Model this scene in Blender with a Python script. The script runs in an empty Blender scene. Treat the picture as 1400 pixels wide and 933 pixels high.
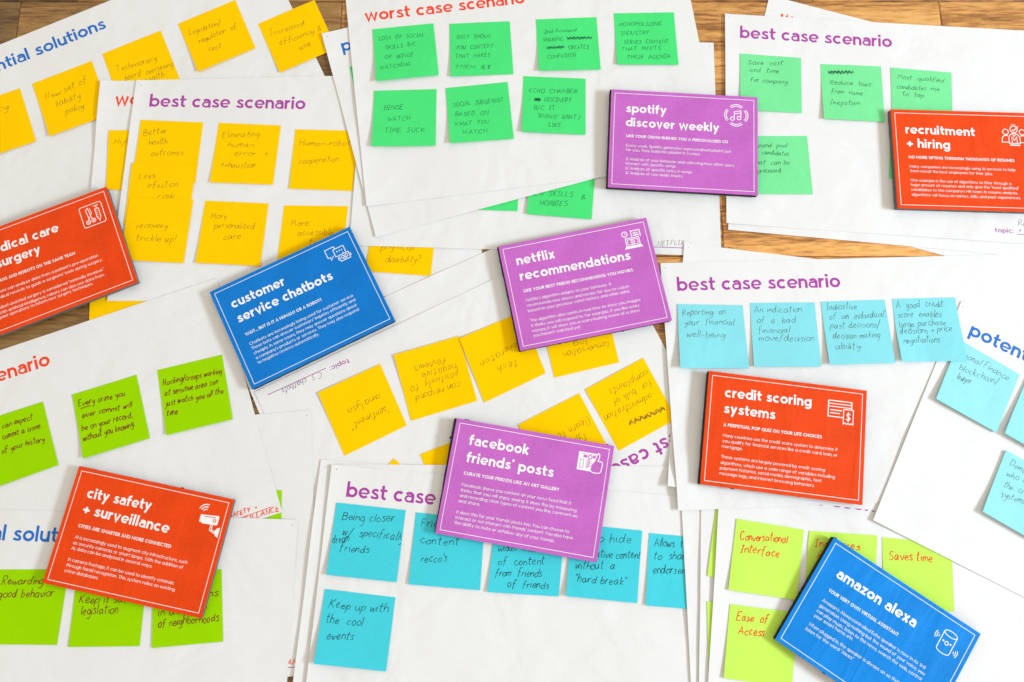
import bpy, math, random
import numpy as np
from math import radians, cos, sin, pi
SC = bpy.context.scene
COL = SC.collection
# ---------------------------------------------------------------- camera
cam_d = bpy.data.cameras.new('camera'); cam = bpy.data.objects.new('camera', cam_d); COL.objects.link(cam)
cam.location = (0, 0, 0.89392); cam.rotation_euler = (0.201067, 0, 0)
cam_d.sensor_width = 36; cam_d.lens = 27.826; cam_d.clip_start = .01; cam_d.clip_end = 50
cam_d.dof.use_dof = True; cam_d.dof.focus_distance = .90; cam_d.dof.aperture_fstop = 5
SC.camera = cam
# ---------------------------------------------------------------- room light: warm, even indoor fill
world = bpy.data.worlds.new('World'); SC.world = world; world.use_nodes = True
bg = world.node_tree.nodes['Background']; bg.inputs[0].default_value = (1.0, .915, .79, 1); bg.inputs[1].default_value = .79
# ---------------------------------------------------------------- window light: low, from the right of the table
def area(name, loc, target, sx, sy, power, col):
    l = bpy.data.lights.new(name, 'AREA'); l.shape = 'RECTANGLE'; l.size = sx; l.size_y = sy; l.energy = power; l.color = col
    o = bpy.data.objects.new(name, l); COL.objects.link(o); o.location = loc
    from mathutils import Vector
    o.rotation_euler = (Vector(target) - Vector(loc)).to_track_quat('-Z', 'Y').to_euler()
    return o
area('window_light', (3.6, -.35, 1.72), (0, .15, 0), 1.3, .55, 166, (.77, .91, 1.05))
SC.view_settings.view_transform = 'Standard'; SC.view_settings.look = 'None'; SC.view_settings.exposure = 0; SC.view_settings.gamma = 1
SHEETS={
 'P':[(-713.6, 524.5), (-323.6, 707.0), (-202.6, 456.6), (-593.6, 271.3)],
 'T':[(325.8, 628.3), (739.8, 505.6), (663.4, 240.0), (248.6, 360.3)],
 'R2':[(283.2, 595.0), (713.1, 553.2), (686.1, 275.1), (256.3, 316.9)],
 'R':[(267.5, 601.5), (700.5, 574.6), (683.4, 293.3), (254.3, 324.5)],
 'B':[(-506.7, 509.1), (-74.8, 515.8), (-69.8, 237.4), (-501.0, 229.7)],
 'A':[(-462.9, 509.8), (-35.7, 521.0), (-35.6, 233.4), (-470.1, 229.3)],
 'N':[(-181.9, 576.4), (251.6, 561.9), (246.6, 284.0), (-192.0, 297.1)],
 'U':[(-237.5, 573.3), (176.8, 694.4), (254.7, 425.4), (-160.7, 306.6)],
 'W':[(-209.9, 621.8), (218.1, 679.0), (255.1, 401.9), (-172.9, 344.9)],
 'Xa':[(196.6, 87.9), (-194.3, -96.3), (-313.0, 156.5), (77.4, 340.7)],
 'Xb':[(229.1, 64.1), (-155.7, -135.0), (-292.8, 122.8), (105.8, 318.3)],
 'M':[(-657.7, 66.6), (-227.5, 102.3), (-204.3, -178.5), (-634.9, -212.3)],
 'E':[(-752.5, 113.4), (-345.5, 257.1), (-253.1, -10.4), (-661.8, -149.8)],
 'S2':[(-665.7, -4.1), (-235.2, -18.8), (-240.1, -297.5), (-674.3, -284.3)],
 'G':[(-213.2, 46.9), (217.3, 13.3), (195.5, -265.3), (-235.0, -231.7)],
 'H':[(-198.9, 41.6), (232.9, 39.0), (231.2, -240.4), (-200.6, -237.8)],
 'Fs':[(-200.5, 41.3), (231.0, 2.3), (207.0, -275.3), (-221.0, -238.3)],
 'K1':[(186.8, 14.9), (618.6, 19.0), (621.3, -260.3), (189.5, -264.5)],
 'K2':[(209.7, 14.6), (640.6, -12.5), (623.1, -291.4), (192.1, -264.2)],
 'K3':[(232.9, 45.4), (661.9, -3.8), (630.1, -281.3), (201.1, -232.2)],
 'C2':[(203.3, 300.0), (633.0, 246.3), (599.5, -32.1), (171.8, 17.6)],
 'C':[(174.1, 275.1), (605.0, 286.9), (614.5, 7.8), (182.4, -8.9)],
 'Q':[(522.5, 229.5), (907.3, 31.8), (778.9, -218.1), (396.0, -19.1)],
}
PRINTS=[
 ('A','best case scenario','purple',(-444.19, 474.6),(-253.16, 471.2)),
 ('R','best case scenario','purple',(284.49, 567.95),(473.23, 555.16)),
 ('C','best case scenario','purple',(192.84, 241.36),(383.87, 246.21)),
 ('Fs','best case scenario','purple',(-183.42, 5.99),(7.3, -11.28)),
 ('Xb','best case scenario','purple',(196.62, 84.92),(25.25, -3.18)),
 ('K3','best case scenario','purple',(247.62, 7.14),(437.88, -14.64)),
 ('W','worst case scenario','red',(-183.96, 590.58),(16.59, 616.92)),
 ('P','potential solutions','blue',(-681.77, 501.04),(-507.88, 582.44)),
 ('Q','potential solutions','blue',(526.19, 189.53),(696.97, 101.78)),
 ('U','potential solutions','blue',(-210.22, 548.63),(-25.94, 602.52)),
 ('S2','potential solutions','blue',(-647.25, -37.82),(-455.63, -44.29)),
 ('B','worst case scenario','red',(-486.46, 476.54),(-283.49, 479.71)),
 ('E','worst case scenario','red',(-719.84, 86.9),(-528.42, 154.49)),
 ('T','worst case scenario','red',(334.91, 591.23),(529.58, 533.69)),
]
TOPICS=[
 ('A','purple',(-245.75, 232.19),(-222.26, 232.8),(-217.76, 232.92),(-146.79, 234.77)),
 ('R','purple',(571.84, 313.39),(593.79, 312.48),(597.89, 310.67),(668.83, 307.73)),
 ('Xb','purple',(-187.79, 161.49),(-208.9, 151.73),(-213.01, 150.25),(-277.52, 119.56)),
 ('N','blue2',(113.29, 297.34),(136.77, 296.48),(141.27, 296.31),(212.22, 293.71)),
 ('E','red',(-359.0, -38.1),(-336.84, -30.28),(-332.6, -28.78),(-265.65, -5.14)),
 ('M','purple',(-326.8, -179.53),(-303.38, -177.58),(-298.9, -177.21),(-228.14, -171.33)),
]
WRITES=[
 ('Xb','C S  chatbots','gray_pen',3.6,(-218.05, 146.44),(-261.76, 126.67)),
 ('E','SAFETY  +','red_marker',2.7,(-310.76, -17.09),(-280.06, -6.97)),
 ('E','SURVEILLANCE','red_marker',2.7,(-313.92, -26.36),(-255.87, -9.2)),
 ('M','SURVEILLAN','red_marker',3.0,(-274.74, -170.67),(-229.65, -169.25)),
 ('N','NETFLIX','gray_pen',3.2,(171.81, 296.19),(203.14, 298.0)),
 ('R','Recruit','gray_pen',4.2,(599.93, 321.59),(628.42, 320.67)),
 ('R','+ Hiring','gray_pen',4.2,(599.81, 313.85),(627.38, 312.94)),
]
NOTES=[
 ('Y1','P','yellow',[(-675.6, 472.66), (-606.25, 500.01), (-577.49, 429.14), (-645.57, 402.76)],'pencil',4.6,1.2,'yellow sticky note half out of the left edge ending in the letters "cy"',[
   ('policy',(-653.73, 459.82),(-616.8, 471.2)),
  ]),
 ('Y2','P','yellow',[(-591.94, 505.91), (-521.82, 537.14), (-490.48, 464.9), (-561.15, 435.06)],'pencil',4.6,1.2,'yellow sticky note reading "New set of liability policy" on the tilted upper left sheet',[
   ('New set of',(-572.16, 483.37),(-524.15, 508.13)),
   ('liability',(-558.35, 474.36),(-530.22, 487.27)),
   ('policy',(-545.7, 465.38),(-523.53, 473.14)),
  ]),
 ('Y3','P','yellow',[(-509.66, 546.63), (-439.84, 578.88), (-408.3, 507.88), (-479.02, 475.57)],'pencil',4.6,0.3,'yellow sticky note reading "Technocracy board overseeing", lower half hidden under a sheet',[
   ('Technocracy',(-489.16, 520.98),(-441.01, 538.38)),
   ('board  overseeing',(-477.9, 509.86),(-420.49, 529.17)),
   ('of    health',(-471.08, 497.56),(-429.87, 514.79)),
  ]),
 ('Y4','P','yellow',[(-419.13, 588.03), (-349.58, 621.86), (-319.37, 554.15), (-387.69, 520.73)],'pencil',4.4,1.2,'yellow sticky note reading "Legislation/ regulation of cost" at the top edge of the photo',[
   ('Legislation/',(-402.92, 571.79),(-365.17, 586.25)),
   ('regulation  of',(-389.47, 560.44),(-344.95, 581.93)),
   ('cost',(-377.25, 549.64),(-361.67, 554.15)),
  ]),
 ('Y5','P','yellow',[(-318.81, 588.03), (-249.5, 621.86), (-218.35, 553.65), (-286.9, 520.24)],'pencil',4.4,0.8,'yellow sticky note reading "Increased efficiency & use" overhanging bare wood at a sheet corner',[
   ('Increased',(-301.32, 571.54),(-259.4, 586.25)),
   ('efficiency &',(-289.11, 557.92),(-238.2, 578.63)),
   ('use',(-264.18, 551.64),(-250.41, 557.92)),
  ]),
 ('Y6','P','yellow',[(-369.26, 480.44), (-299.73, 515.88), (-268.95, 449.45), (-337.9, 416.95)],'pencil',4.4,0.1,'yellow sticky note almost wholly hidden, a sliver showing above the purple titled sheet',[
  ]),
 ('B1','B','yellow',[(-490.31, 443.01), (-415.51, 445.12), (-412.05, 364.38), (-486.24, 366.88)],'pencil',4.6,0.2,'yellow sticky note starting "Hij", right half hidden under the purple titled sheet',[
   ('Hijacking',(-482.97, 425.75),(-436.59, 427.42)),
  ]),
 ('Z','B','yellow',[(-494.13, 280.46), (-419.9, 276.88), (-416.53, 202.05), (-489.58, 205.69)],'pencil',4.6,0.1,'yellow sticky note peeking out on bare wood below the red medical card',[
  ]),
 ('A1','A','yellow',[(-452.19, 456.68), (-376.13, 453.59), (-379.63, 374.61), (-455.3, 377.41)],'pencil',4.2,0.3,'yellow sticky note reading "Better health outcomes", topmost of a column of three',[
   ('Better',(-447.28, 435.06),(-419.57, 440.57)),
   ('health',(-439.55, 423.37),(-417.55, 425.04)),
   ('outcomes',(-436.06, 409.37),(-397.58, 411.27)),
  ]),
 ('A1b','A','yellow',[(-457.25, 400.59), (-380.18, 398.04), (-383.95, 320.22), (-459.19, 322.95)],'pencil',4.2,0.3,'yellow sticky note reading "Less infection risk", middle of a column of three',[
   ('Less',(-447.18, 379.75),(-428.4, 380.68)),
   ('infection',(-436.04, 368.33),(-400.3, 370.19)),
   ('risk',(-423.49, 355.34),(-403.47, 356.03)),
  ]),
 ('A1c','A','yellow',[(-455.87, 356.03), (-380.05, 353.63), (-385.67, 275.09), (-459.58, 278.67)],'pencil',4.4,1.0,'yellow sticky note reading "recovery, trickle up!", lowest of a column of three',[
   ('recovery',(-444.32, 317.03),(-408.29, 318.62)),
   ('trickle up!',(-443.5, 301.61),(-397.53, 301.61)),
  ]),
 ('A2','A','yellow',[(-357.2, 453.11), (-281.24, 449.45), (-286.41, 372.75), (-362.16, 375.55)],'pencil',4.2,0.8,'yellow sticky note reading "Eliminating human error + exhaustion"',[
   ('Eliminating',(-351.76, 434.1),(-306.71, 434.1)),
   ('human',(-344.18, 421.23),(-313.19, 421.23)),
   ('error  +',(-335.62, 409.61),(-294.77, 409.61)),
   ('exhaustion',(-350.46, 395.22),(-309.2, 393.81)),
  ]),
 ('A3','A','yellow',[(-263.61, 444.64), (-186.75, 442.72), (-190.75, 365.31), (-267.04, 368.09)],'pencil',4.2,0.3,'yellow sticky note reading "Human-robot cooperation", right side under the stacked sheets',[
   ('Human-robot',(-257.93, 422.66),(-195.97, 423.37)),
   ('cooperation',(-257.16, 400.16),(-209.89, 402.52)),
  ]),
 ('A4','A','yellow',[(-366.1, 352.8), (-290.4, 349.38), (-295.48, 271.51), (-371.7, 275.36)],'pencil',4.4,1.0,'yellow sticky note reading "More personalized care" above the blue customer card',[
   ('More',(-358.24, 329.81),(-338.77, 330.72)),
   ('personalized',(-353.44, 317.94),(-305.83, 318.4)),
   ('care',(-341.15, 303.87),(-320.7, 304.78)),
  ]),
 ('A5','A','yellow',[(-271.97, 347.26), (-195.47, 346.15), (-200.63, 269.73), (-276.18, 271.51)],'pencil',4.4,0.3,'yellow sticky note reading "More accessible", lower half under the blue customer card',[
   ('More',(-262.2, 320.67),(-241.25, 322.04)),
   ('accessible',(-254.65, 309.31),(-211.91, 310.67)),
   ('to all',(-240.43, 297.54),(-215.69, 298.9)),
  ]),
 ('A6','A','yellow',[(-165.28, 337.6), (-88.68, 334.85), (-95.22, 259.67), (-171.31, 265.27)],'pencil',4.4,0.4,'yellow sticky note reading "disability?", only its lower half showing below the white sheets',[
   ('for those with',(-161.9, 302.74),(-110.08, 302.06)),
   ('physical',(-155.06, 291.68),(-115.22, 291.68)),
   ('disability?',(-149.18, 276.43),(-107.97, 276.43)),
  ]),
 ('U1','U','green',[(-200.74, 527.98), (-127.21, 547.63), (-109.13, 470.71), (-182.12, 449.45)],'green_pen',3.2,0.2,'green sticky note mostly hidden, a thin wedge showing beside the blue letter p',[
  ]),
 ('N1','N','green',[(-65.47, 417.9), (9.73, 415.53), (6.53, 339.8), (-67.91, 341.92)],'green_pen',3.2,0.3,'green sticky note of which only a small triangle shows below the top white sheet',[
  ]),
 ('N2','N','green',[(23.86, 412.21), (101.99, 408.9), (94.38, 328.89), (17.39, 335.76)],'green_pen',3.4,1.0,'green sticky note reading "new skills & hobbies", top cut off by a white sheet',[
   ('NEW SKILLS',(20.76, 359.51),(72.73, 357.65)),
   ('&',(81.84, 354.18),(88.39, 354.18)),
   ('HOBBIES',(32.69, 347.26),(65.79, 345.42)),
  ]),
 ('G1','W','green',[(-174.21, 579.19), (-98.48, 588.03), (-90.28, 515.58), (-166.67, 505.72)],'green_pen',2.9,2.2,'green sticky note reading "loss of social skills b/c of binge watching"',[
   ('LOSS  OF  SOCIAL',(-165.92, 563.71),(-109.06, 569.26)),
   ('SKILLS  B/C',(-157.31, 551.14),(-118.34, 556.66)),
   ('OF  BINGE',(-157.54, 537.14),(-121.6, 541.13)),
   ('WATCHING',(-162.72, 522.22),(-125.14, 528.67)),
  ]),
 ('G2','W','green',[(-78.32, 587.52), (-2.75, 590.88), (1.81, 517.76), (-75.62, 513.61)],'green_pen',2.9,1.2,'green sticky note reading "only shows you content that makes them $.$"',[
   ('ONLY  SHOWS',(-68.87, 566.49),(-26.91, 567.5)),
   ('YOU  CONTENT',(-69.34, 551.14),(-22.75, 553.9)),
   ('THAT  MAKES',(-70.3, 538.88),(-26.77, 541.38)),
   ('THEM  $.$',(-70.55, 524.7),(-26.68, 524.7)),
  ]),
 ('G3','W','green',[(29.99, 593.43), (106.0, 596.7), (109.6, 523.71), (33.17, 521.03)],'green_pen',2.9,2.0,'green sticky note reading "2nd account sharing" with two scribbled out words',[
   ('2nd Account',(39.97, 573.82),(80.43, 576.6)),
   ('SHARING',(38.28, 562.45),(63.35, 563.21)),
   ('~xmomomxx',(68.39, 564.97),(98.95, 565.73)),
   ('~xmomox',(43.2, 551.64),(64.13, 552.65)),
   ('CREATES',(70.02, 551.39),(95.96, 552.39)),
   ('CONFUSION',(43.76, 538.13),(79.41, 541.38)),
  ]),
 ('G4','W','green',[(127.89, 602.33), (203.57, 603.87), (206.18, 530.46), (130.12, 530.46)],'green_pen',2.9,1.6,'green sticky note reading "monopolizing industry serves content that meets their agenda"',[
   ('MONOPOLIZING',(133.88, 584.22),(187.01, 585.23)),
   ('INDUSTRY',(136.28, 571.54),(171.24, 572.55)),
   ('SERVES  CONTENT',(139.35, 559.18),(195.2, 560.69)),
   ('THAT  MEETS',(135.67, 549.64),(185.06, 551.39)),
   ('THEIR  AGENDA.',(142.39, 538.13),(198.89, 539.38)),
  ]),
 ('G5','W','green',[(-168.99, 494.61), (-92.64, 497.56), (-92.36, 421.99), (-169.33, 420.09)],'green_pen',3.4,1.8,'green sticky note reading "binge watch time suck"',[
   ('BINGE',(-156.48, 469.01),(-132.81, 469.99)),
   ('WATCH',(-151.54, 454.03),(-124.39, 455.47)),
   ('TIME  SUCK',(-154.39, 438.89),(-106.21, 439.85)),
  ]),
 ('G6','W','green',[(-81.69, 499.03), (-5.41, 507.39), (2.22, 431.24), (-74.68, 424.37)],'green_pen',3.1,1.8,'green sticky note reading "social judgement based on what you watch"',[
   ('SOCIAL  JUDGEMENT',(-71.6, 473.87),(-10.31, 480.44)),
   ('BASED  ON',(-69.18, 460.78),(-29.02, 462.96)),
   ('WHAT  YOU',(-70.1, 447.29),(-28.06, 451.14)),
   ('WATCH.',(-59.95, 436.26),(-27.99, 439.13)),
  ]),
 ('G7','W','green',[(14.17, 515.58), (90.84, 512.13), (89.27, 436.97), (11.55, 440.13)],'green_pen',3.1,1.6,'green sticky note reading "echo chamber", beside the purple music card',[
   ('ECHO  CHAMBER',(20.67, 493.14),(79.96, 492.16)),
   ('-  ~mo  DISCOVERY',(20.17, 481.9),(72.15, 480.44)),
   ('B/C  IT',(26.83, 469.99),(52.77, 470.47)),
   ('"KNOWS"  WHAT I',(30.78, 458.85),(82.51, 457.16)),
   ('LIKE',(44.5, 446.81),(60.31, 447.53)),
  ]),
 ('G8','R','green_pale',[(283.24, 546.13), (358.67, 540.43), (354.04, 465.86), (279.02, 469.74)],'green_pen',3.4,1.0,'pale green sticky note reading "Save cost and time for company"',[
   ('Save  cost',(291.59, 530.86),(335.33, 530.86)),
   ('and  time',(293.28, 520.59),(329.83, 519.84)),
   ('for company',(293.61, 507.99),(338.97, 505.03)),
  ]),
 ('G9','R','green_pale',[(382.25, 532.15), (456.84, 528.67), (454.14, 453.78), (379.56, 457.45)],'green_pen',3.6,1.6,'pale green sticky note reading "Reduce bias from name/nepotism" under a crossed out word',[
   ('~nomoxom',(390.65, 518.26),(421.59, 518.26)),
   ('Reduce  bias',(391.33, 504.19),(441.55, 501.73)),
   ('from  name',(391.96, 492.41),(430.34, 489.47)),
   ('/nepotism',(389.12, 476.54),(425.39, 476.54)),
  ]),
 ('G10','R','green_pale',[(468.46, 527.18), (543.1, 520.53), (536.57, 445.6), (463.46, 453.3)],'green_pen',3.4,0.3,'pale green sticky note reading "Most qualified candidates rise to top" above the orange card',[
   ('Most  qualified',(475.41, 512.08),(532.61, 507.14)),
   ('candidates  rise',(473.42, 498.54),(525.25, 495.35)),
   ('to  top',(479.2, 488.74),(505.33, 487.52)),
  ]),
 ('G11','R','green_pale',[(284.17, 435.73), (358.45, 436.3), (359.64, 360.76), (284.99, 360.85)],'green_pen',3.4,0.8,'pale green sticky note reading "expand pool of candidates", tucked beside the purple music card',[
   ('expand  pool',(290.97, 421.78),(332.72, 420.8)),
   ('of  candidates',(290.36, 411.76),(334.29, 410.66)),
   ('that  can be',(289.58, 398.99),(334.56, 398.26)),
   ('processed',(295.12, 387.74),(323.47, 388.59)),
  ]),
 ('G12','R','green_pale',[(461.23, 453.3), (534.33, 449.45), (526.35, 377.41), (452.42, 381.34)],'green_pen',3.4,0.1,'green sticky note hidden under the orange card, a dark sliver at its left side',[
  ]),
 ('X1','Xb','yellow',[(-118.39, 85.0), (-187.34, 50.89), (-220.39, 121.9), (-150.94, 155.16)],'pencil',5.0,0.7,'yellow sticky note with upside down words "sentiment analysis"',[
   ('"sentiment"',(-140.25, 107.48),(-180.84, 88.04)),
   ('analysis',(-150.61, 120.39),(-186.83, 103.33)),
  ]),
 ('X2','Xb','yellow',[(-39.35, 112.89), (-113.74, 90.1), (-135.61, 165.54), (-61.06, 187.81)],'pencil',5.0,0.8,'yellow sticky note with upside down words "can respond positively to negative reviews"',[
   ('can respond',(-59.53, 135.06),(-110.32, 118.3)),
   ('positively  to',(-62.19, 147.29),(-115.36, 129.18)),
   ('negative',(-64.4, 156.18),(-103.23, 143.91)),
   ('reviews',(-77.49, 163.41),(-111.75, 151.1)),
  ]),
 ('X3','Xb','yellow',[(38.54, 144.33), (-31.47, 110.8), (-60.6, 184.8), (11.02, 216.83)],'pencil',5.0,0.3,'yellow sticky note with upside down words "tech generation", left of the purple movie card',[
   ('tech',(5.44, 160.98),(-16.96, 151.89)),
   ('generation',(9.61, 183.7),(-36.7, 158.07)),
  ]),
 ('X4','Xb','yellow',[(122.73, 157.03), (48.33, 139.27), (32.19, 213.34), (107.15, 231.69)],'pencil',5.0,0.2,'yellow sticky note with upside down words "conversation log" below the purple movie card',[
   ('conversation',(111.45, 182.22),(59.01, 169.01)),
   ('log',(85.37, 185.54),(70.52, 181.49)),
  ]),
 ('X5','Xb','yellow',[(186.13, 92.41), (119.6, 56.56), (83.07, 125.41), (150.34, 162.39)],'pencil',4.6,0.3,'yellow sticky note with upside down words "administration for bulk of complaints"',[
   ('~xxmomoxx',(171.69, 107.27),(131.89, 90.52)),
   ('administration',(158.13, 121.85),(104.19, 95.88)),
   ('for  bulk of',(157.61, 136.53),(113.49, 112.47)),
   ('complaints',(154.87, 147.71),(110.09, 126.04)),
  ]),
 ('X6','Xb','yellow',[(113.51, 48.86), (43.75, 14.34), (6.75, 85.57), (76.36, 121.23)],'pencil',5.0,0.2,'yellow sticky note with upside down words "(learn to" above the purple friends card',[
   ('(learn to',(86.21, 94.23),(50.31, 74.91)),
   ('type)',(82.17, 76.34),(61.47, 65.1)),
  ]),
 ('X7','Xb','yellow',[(-3.24, 11.95), (-72.44, -14.93), (-102.98, 52.51), (-34.54, 79.82)],'pencil',5.0,0.1,'yellow sticky note corner showing left of the purple friends card',[
  ]),
 ('X8','Xb','yellow',[(-130.0, -54.65), (-180.77, -3.11), (-131.46, 48.3), (-79.06, -4.69)],'pencil',5.0,0.1,'yellow sticky note of which only a tiny triangle tip shows above the best case sheet',[
  ]),
 ('M1','M','lime',[(-329.68, 13.15), (-255.0, 13.15), (-251.92, -63.12), (-327.14, -63.12)],'maroon_marker',5.0,0.1,'lime green sticky note showing as two slivers round the words in red marker',[
  ]),
 ('E0','E','lime',[(-599.87, 88.87), (-531.73, 111.8), (-505.38, 40.79), (-573.81, 15.54)],'maroon_marker',3.8,1.0,'lime green sticky note reading "can expect", cut by the left edge of the photo',[
   ('You',(-599.56, 74.29),(-581.69, 79.0)),
   ('can expect',(-574.2, 81.46),(-541.05, 91.34)),
   ('commit a crime',(-571.77, 68.98),(-530.88, 82.08)),
   ('some of your history',(-587.97, 48.86),(-524.23, 67.55)),
  ]),
 ('E1','E','lime',[(-499.64, 119.72), (-428.83, 142.9), (-406.21, 70.57), (-477.59, 47.65)],'maroon_marker',4.0,1.4,'lime green sticky note reading "Every crime you ever commit will be on your record"',[
   ('Every crime you',(-490.49, 105.82),(-439.02, 118.72)),
   ('_',(-487.78, 103.74),(-476.79, 107.27)),
   ('ever commit will',(-484.96, 92.99),(-430.32, 105.82)),
   ('be on your record,',(-483.4, 78.59),(-428.34, 93.82)),
   ('without you knowing.',(-480.11, 67.14),(-424.68, 83.52)),
  ]),
 ('E2','E','lime',[(-405.78, 148.13), (-332.79, 166.14), (-314.73, 91.75), (-387.61, 73.68)],'maroon_marker',3.8,1.4,'lime green sticky note starting "Hacking/creeps working" with maroon marker',[
   ('Hacking/creeps working',(-397.52, 130.23),(-331.58, 143.91)),
   ('at sensitive area can',(-394.38, 118.1),(-334.87, 132.12)),
   ('just watch you all the',(-391.93, 106.65),(-327.81, 120.81)),
   ('time',(-389.5, 95.47),(-377.34, 97.95)),
  ]),
 ('Sa','S2','lime',[(-559.25, -71.56), (-481.43, -71.33), (-485.82, -149.23), (-560.99, -148.27)],'maroon_marker',4.8,0.4,'lime green sticky note reading "Rewarding good behavior"',[
   ('Rewarding',(-553.09, -87.03),(-508.79, -87.41)),
   ('good behavior',(-555.03, -101.09),(-495.83, -99.95)),
  ]),
 ('Sb','S2','lime',[(-472.33, -74.62), (-395.98, -76.15), (-397.34, -150.26), (-473.43, -151.22)],'maroon_marker',5.0,0.4,'lime green sticky note reading "legislation", between two others under the red card',[
   ('Keep it safe',(-467.07, -106.0),(-409.43, -105.62)),
   ('legislation',(-463.77, -118.24),(-424.46, -117.31)),
  ]),
 ('Sc','S2','lime',[(-390.56, -74.62), (-315.72, -71.18), (-308.54, -145.68), (-383.83, -152.18)],'maroon_marker',4.8,0.6,'lime green sticky note reading "of neighborhoods" at the lower right of the red camera card',[
   ('conditions',(-374.24, -101.28),(-317.81, -99.57)),
   ('in all sorts',(-380.03, -120.68),(-328.72, -112.04)),
   ('of neighborhoods',(-379.07, -131.35),(-315.17, -124.43)),
  ]),
 ('F1','Fs','cyan',[(-193.49, -0.27), (-116.88, -8.4), (-124.74, -84.54), (-200.51, -76.53)],'black_pen',5.0,1.6,'cyan sticky note reading "Being closer w/ specifically friends"',[
   ('Being closer',(-186.7, -18.88),(-129.37, -21.64)),
   ('w/  specifically',(-185.42, -34.56),(-119.17, -40.8)),
   ('dream',(-195.61, -44.69),(-178.52, -41.19)),
   ('friends',(-187.68, -52.06),(-155.81, -53.61)),
  ]),
 ('F2','Fs','cyan',[(-105.86, -10.76), (-29.75, -18.86), (-34.54, -93.12), (-111.78, -86.67)],'black_pen',5.0,1.0,'cyan sticky note reading "content recco\'s", corner under the purple friends card',[
   ('Friend',(-100.26, -25.95),(-69.64, -27.52)),
   ('content',(-100.43, -44.3),(-58.13, -45.86)),
   ("recco's",(-99.01, -62.88),(-71.25, -64.04)),
  ]),
 ('F3','Fs','cyan',[(-18.49, -18.86), (57.8, -25.91), (50.43, -99.55), (-26.55, -94.79)],'black_pen',4.6,1.0,'cyan sticky note reading "of content from friends of friends"',[
   ('wider view',(-15.39, -51.72),(27.35, -53.05)),
   ('of  content',(-15.34, -67.07),(35.27, -66.57)),
   ('from  friends',(-18.7, -78.55),(31.77, -78.87)),
   ('of  friends',(-5.43, -89.47),(39.3, -91.91)),
  ]),
 ('F4','Fs','cyan',[(65.08, -22.78), (142.91, -30.44), (134.74, -106.35), (58.02, -98.8)],'black_pen',4.8,1.8,'cyan sticky note reading "hide content without a hard break"',[
   ('to hide',(87.39, -42.6),(130.54, -43.76)),
   ('negative content',(78.55, -57.84),(140.26, -60.81)),
   ('without  a',(68.61, -70.68),(111.32, -71.5)),
   ('"hard break"',(67.55, -84.1),(122.93, -88.01)),
  ]),
 ('F5','Fs','cyan',[(150.29, -32.93), (228.07, -39.94), (220.98, -114.77), (143.73, -108.6)],'black_pen',4.8,1.0,'cyan sticky note reading "Allows to share endorsement", right half under stacked sheets',[
   ('Allows  them',(155.76, -47.58),(200.22, -48.41)),
   ('to  share',(153.94, -59.99),(193.12, -61.8)),
   ('endorsement',(152.72, -75.27),(202.32, -76.58)),
  ]),
 ('F6','Fs','cyan',[(-202.02, -91.6), (-125.47, -100.31), (-133.19, -175.27), (-209.19, -166.87)],'black_pen',5.0,2.4,'cyan sticky note reading "Keep up with the cool events"',[
   ('Keep up with',(-196.96, -110.91),(-134.45, -115.8)),
   ('the  cool',(-199.82, -125.74),(-160.72, -130.04)),
   ('events',(-197.44, -142.89),(-169.78, -144.19)),
  ]),
 ('L5','K2','lime_pale',[(225.08, -4.69), (301.82, -14.93), (286.42, -88.72), (211.15, -78.06)],'orange_marker',4.6,0.2,'upper lime green sticky note wedge between two sheets by the "Conversational Interface" note',[
  ]),
 ('L6','K2','lime_pale',[(209.38, -104.54), (285.34, -104.99), (283.39, -180.52), (207.9, -180.52)],'orange_marker',4.6,0.2,'lower lime green sticky note wedge between two sheets by the "Ease of Access" note',[
   ('I',(213.68, -119.18),(215.06, -119.18)),
  ]),
 ('L1','K3','lime_pale',[(246.37, -17.68), (320.38, -29.5), (306.67, -103.18), (232.44, -92.14)],'orange_marker',4.8,1.0,'lime green sticky note reading "Conversational Interface"',[
   ('Conversational',(248.36, -39.83),(300.49, -43.14)),
   ('Interface',(248.02, -52.84),(290.68, -57.87)),
  ]),
 ('L2','K3','lime_pale',[(325.92, -30.6), (400.53, -35.51), (390.48, -110.26), (314.56, -104.23)],'orange_marker',4.8,0.3,'lime green sticky note starting "Inc", under the top corner of the blue speaker card',[
   ('Increases',(330.7, -47.02),(379.37, -51.48)),
   ('Access',(332.4, -58.64),(364.54, -61.34)),
   ('to help',(327.34, -72.69),(361.26, -76.52)),
  ]),
 ('L3','K3','lime_pale',[(405.47, -37.45), (480.51, -43.82), (475.91, -115.07), (400.78, -109.51)],'orange_marker',4.8,0.5,'lime green sticky note reading "Saves time"',[
   ('Saves time',(410.47, -61.15),(457.57, -63.08)),
  ]),
 ('L4','K3','lime_pale',[(234.0, -106.95), (307.36, -116.64), (295.01, -191.4), (222.57, -181.17)],'orange_marker',4.8,1.0,'lime green sticky note reading "Ease of Access"',[
   ('Ease  of',(239.6, -124.06),(273.7, -126.12)),
   ('Access',(240.87, -136.38),(268.46, -140.48)),
  ]),
 ('C5','Q','aqua_pale',[(514.93, 183.08), (578.47, 142.47), (542.95, 76.79), (478.6, 114.55)],'gray_pen',4.2,1.6,'pale aqua sticky note reading "Personal finance blockchain/ ledger"',[
   ('Personal Finance',(505.41, 169.38),(563.57, 136.32)),
   ('blockchain/',(509.36, 148.56),(551.38, 130.23)),
   ('ledger',(505.7, 138.22),(520.31, 131.28)),
  ]),
 ('C6','Q','aqua_pale',[(586.48, 138.01), (648.98, 97.95), (614.86, 36.76), (551.03, 75.72)],'gray_pen',4.2,1.6,'pale aqua sticky note half out of the right edge below the blue title word',[
   ('A tool',(579.39, 124.99),(604.7, 112.47)),
   ('to',(576.21, 108.31),(586.77, 102.09)),
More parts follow.
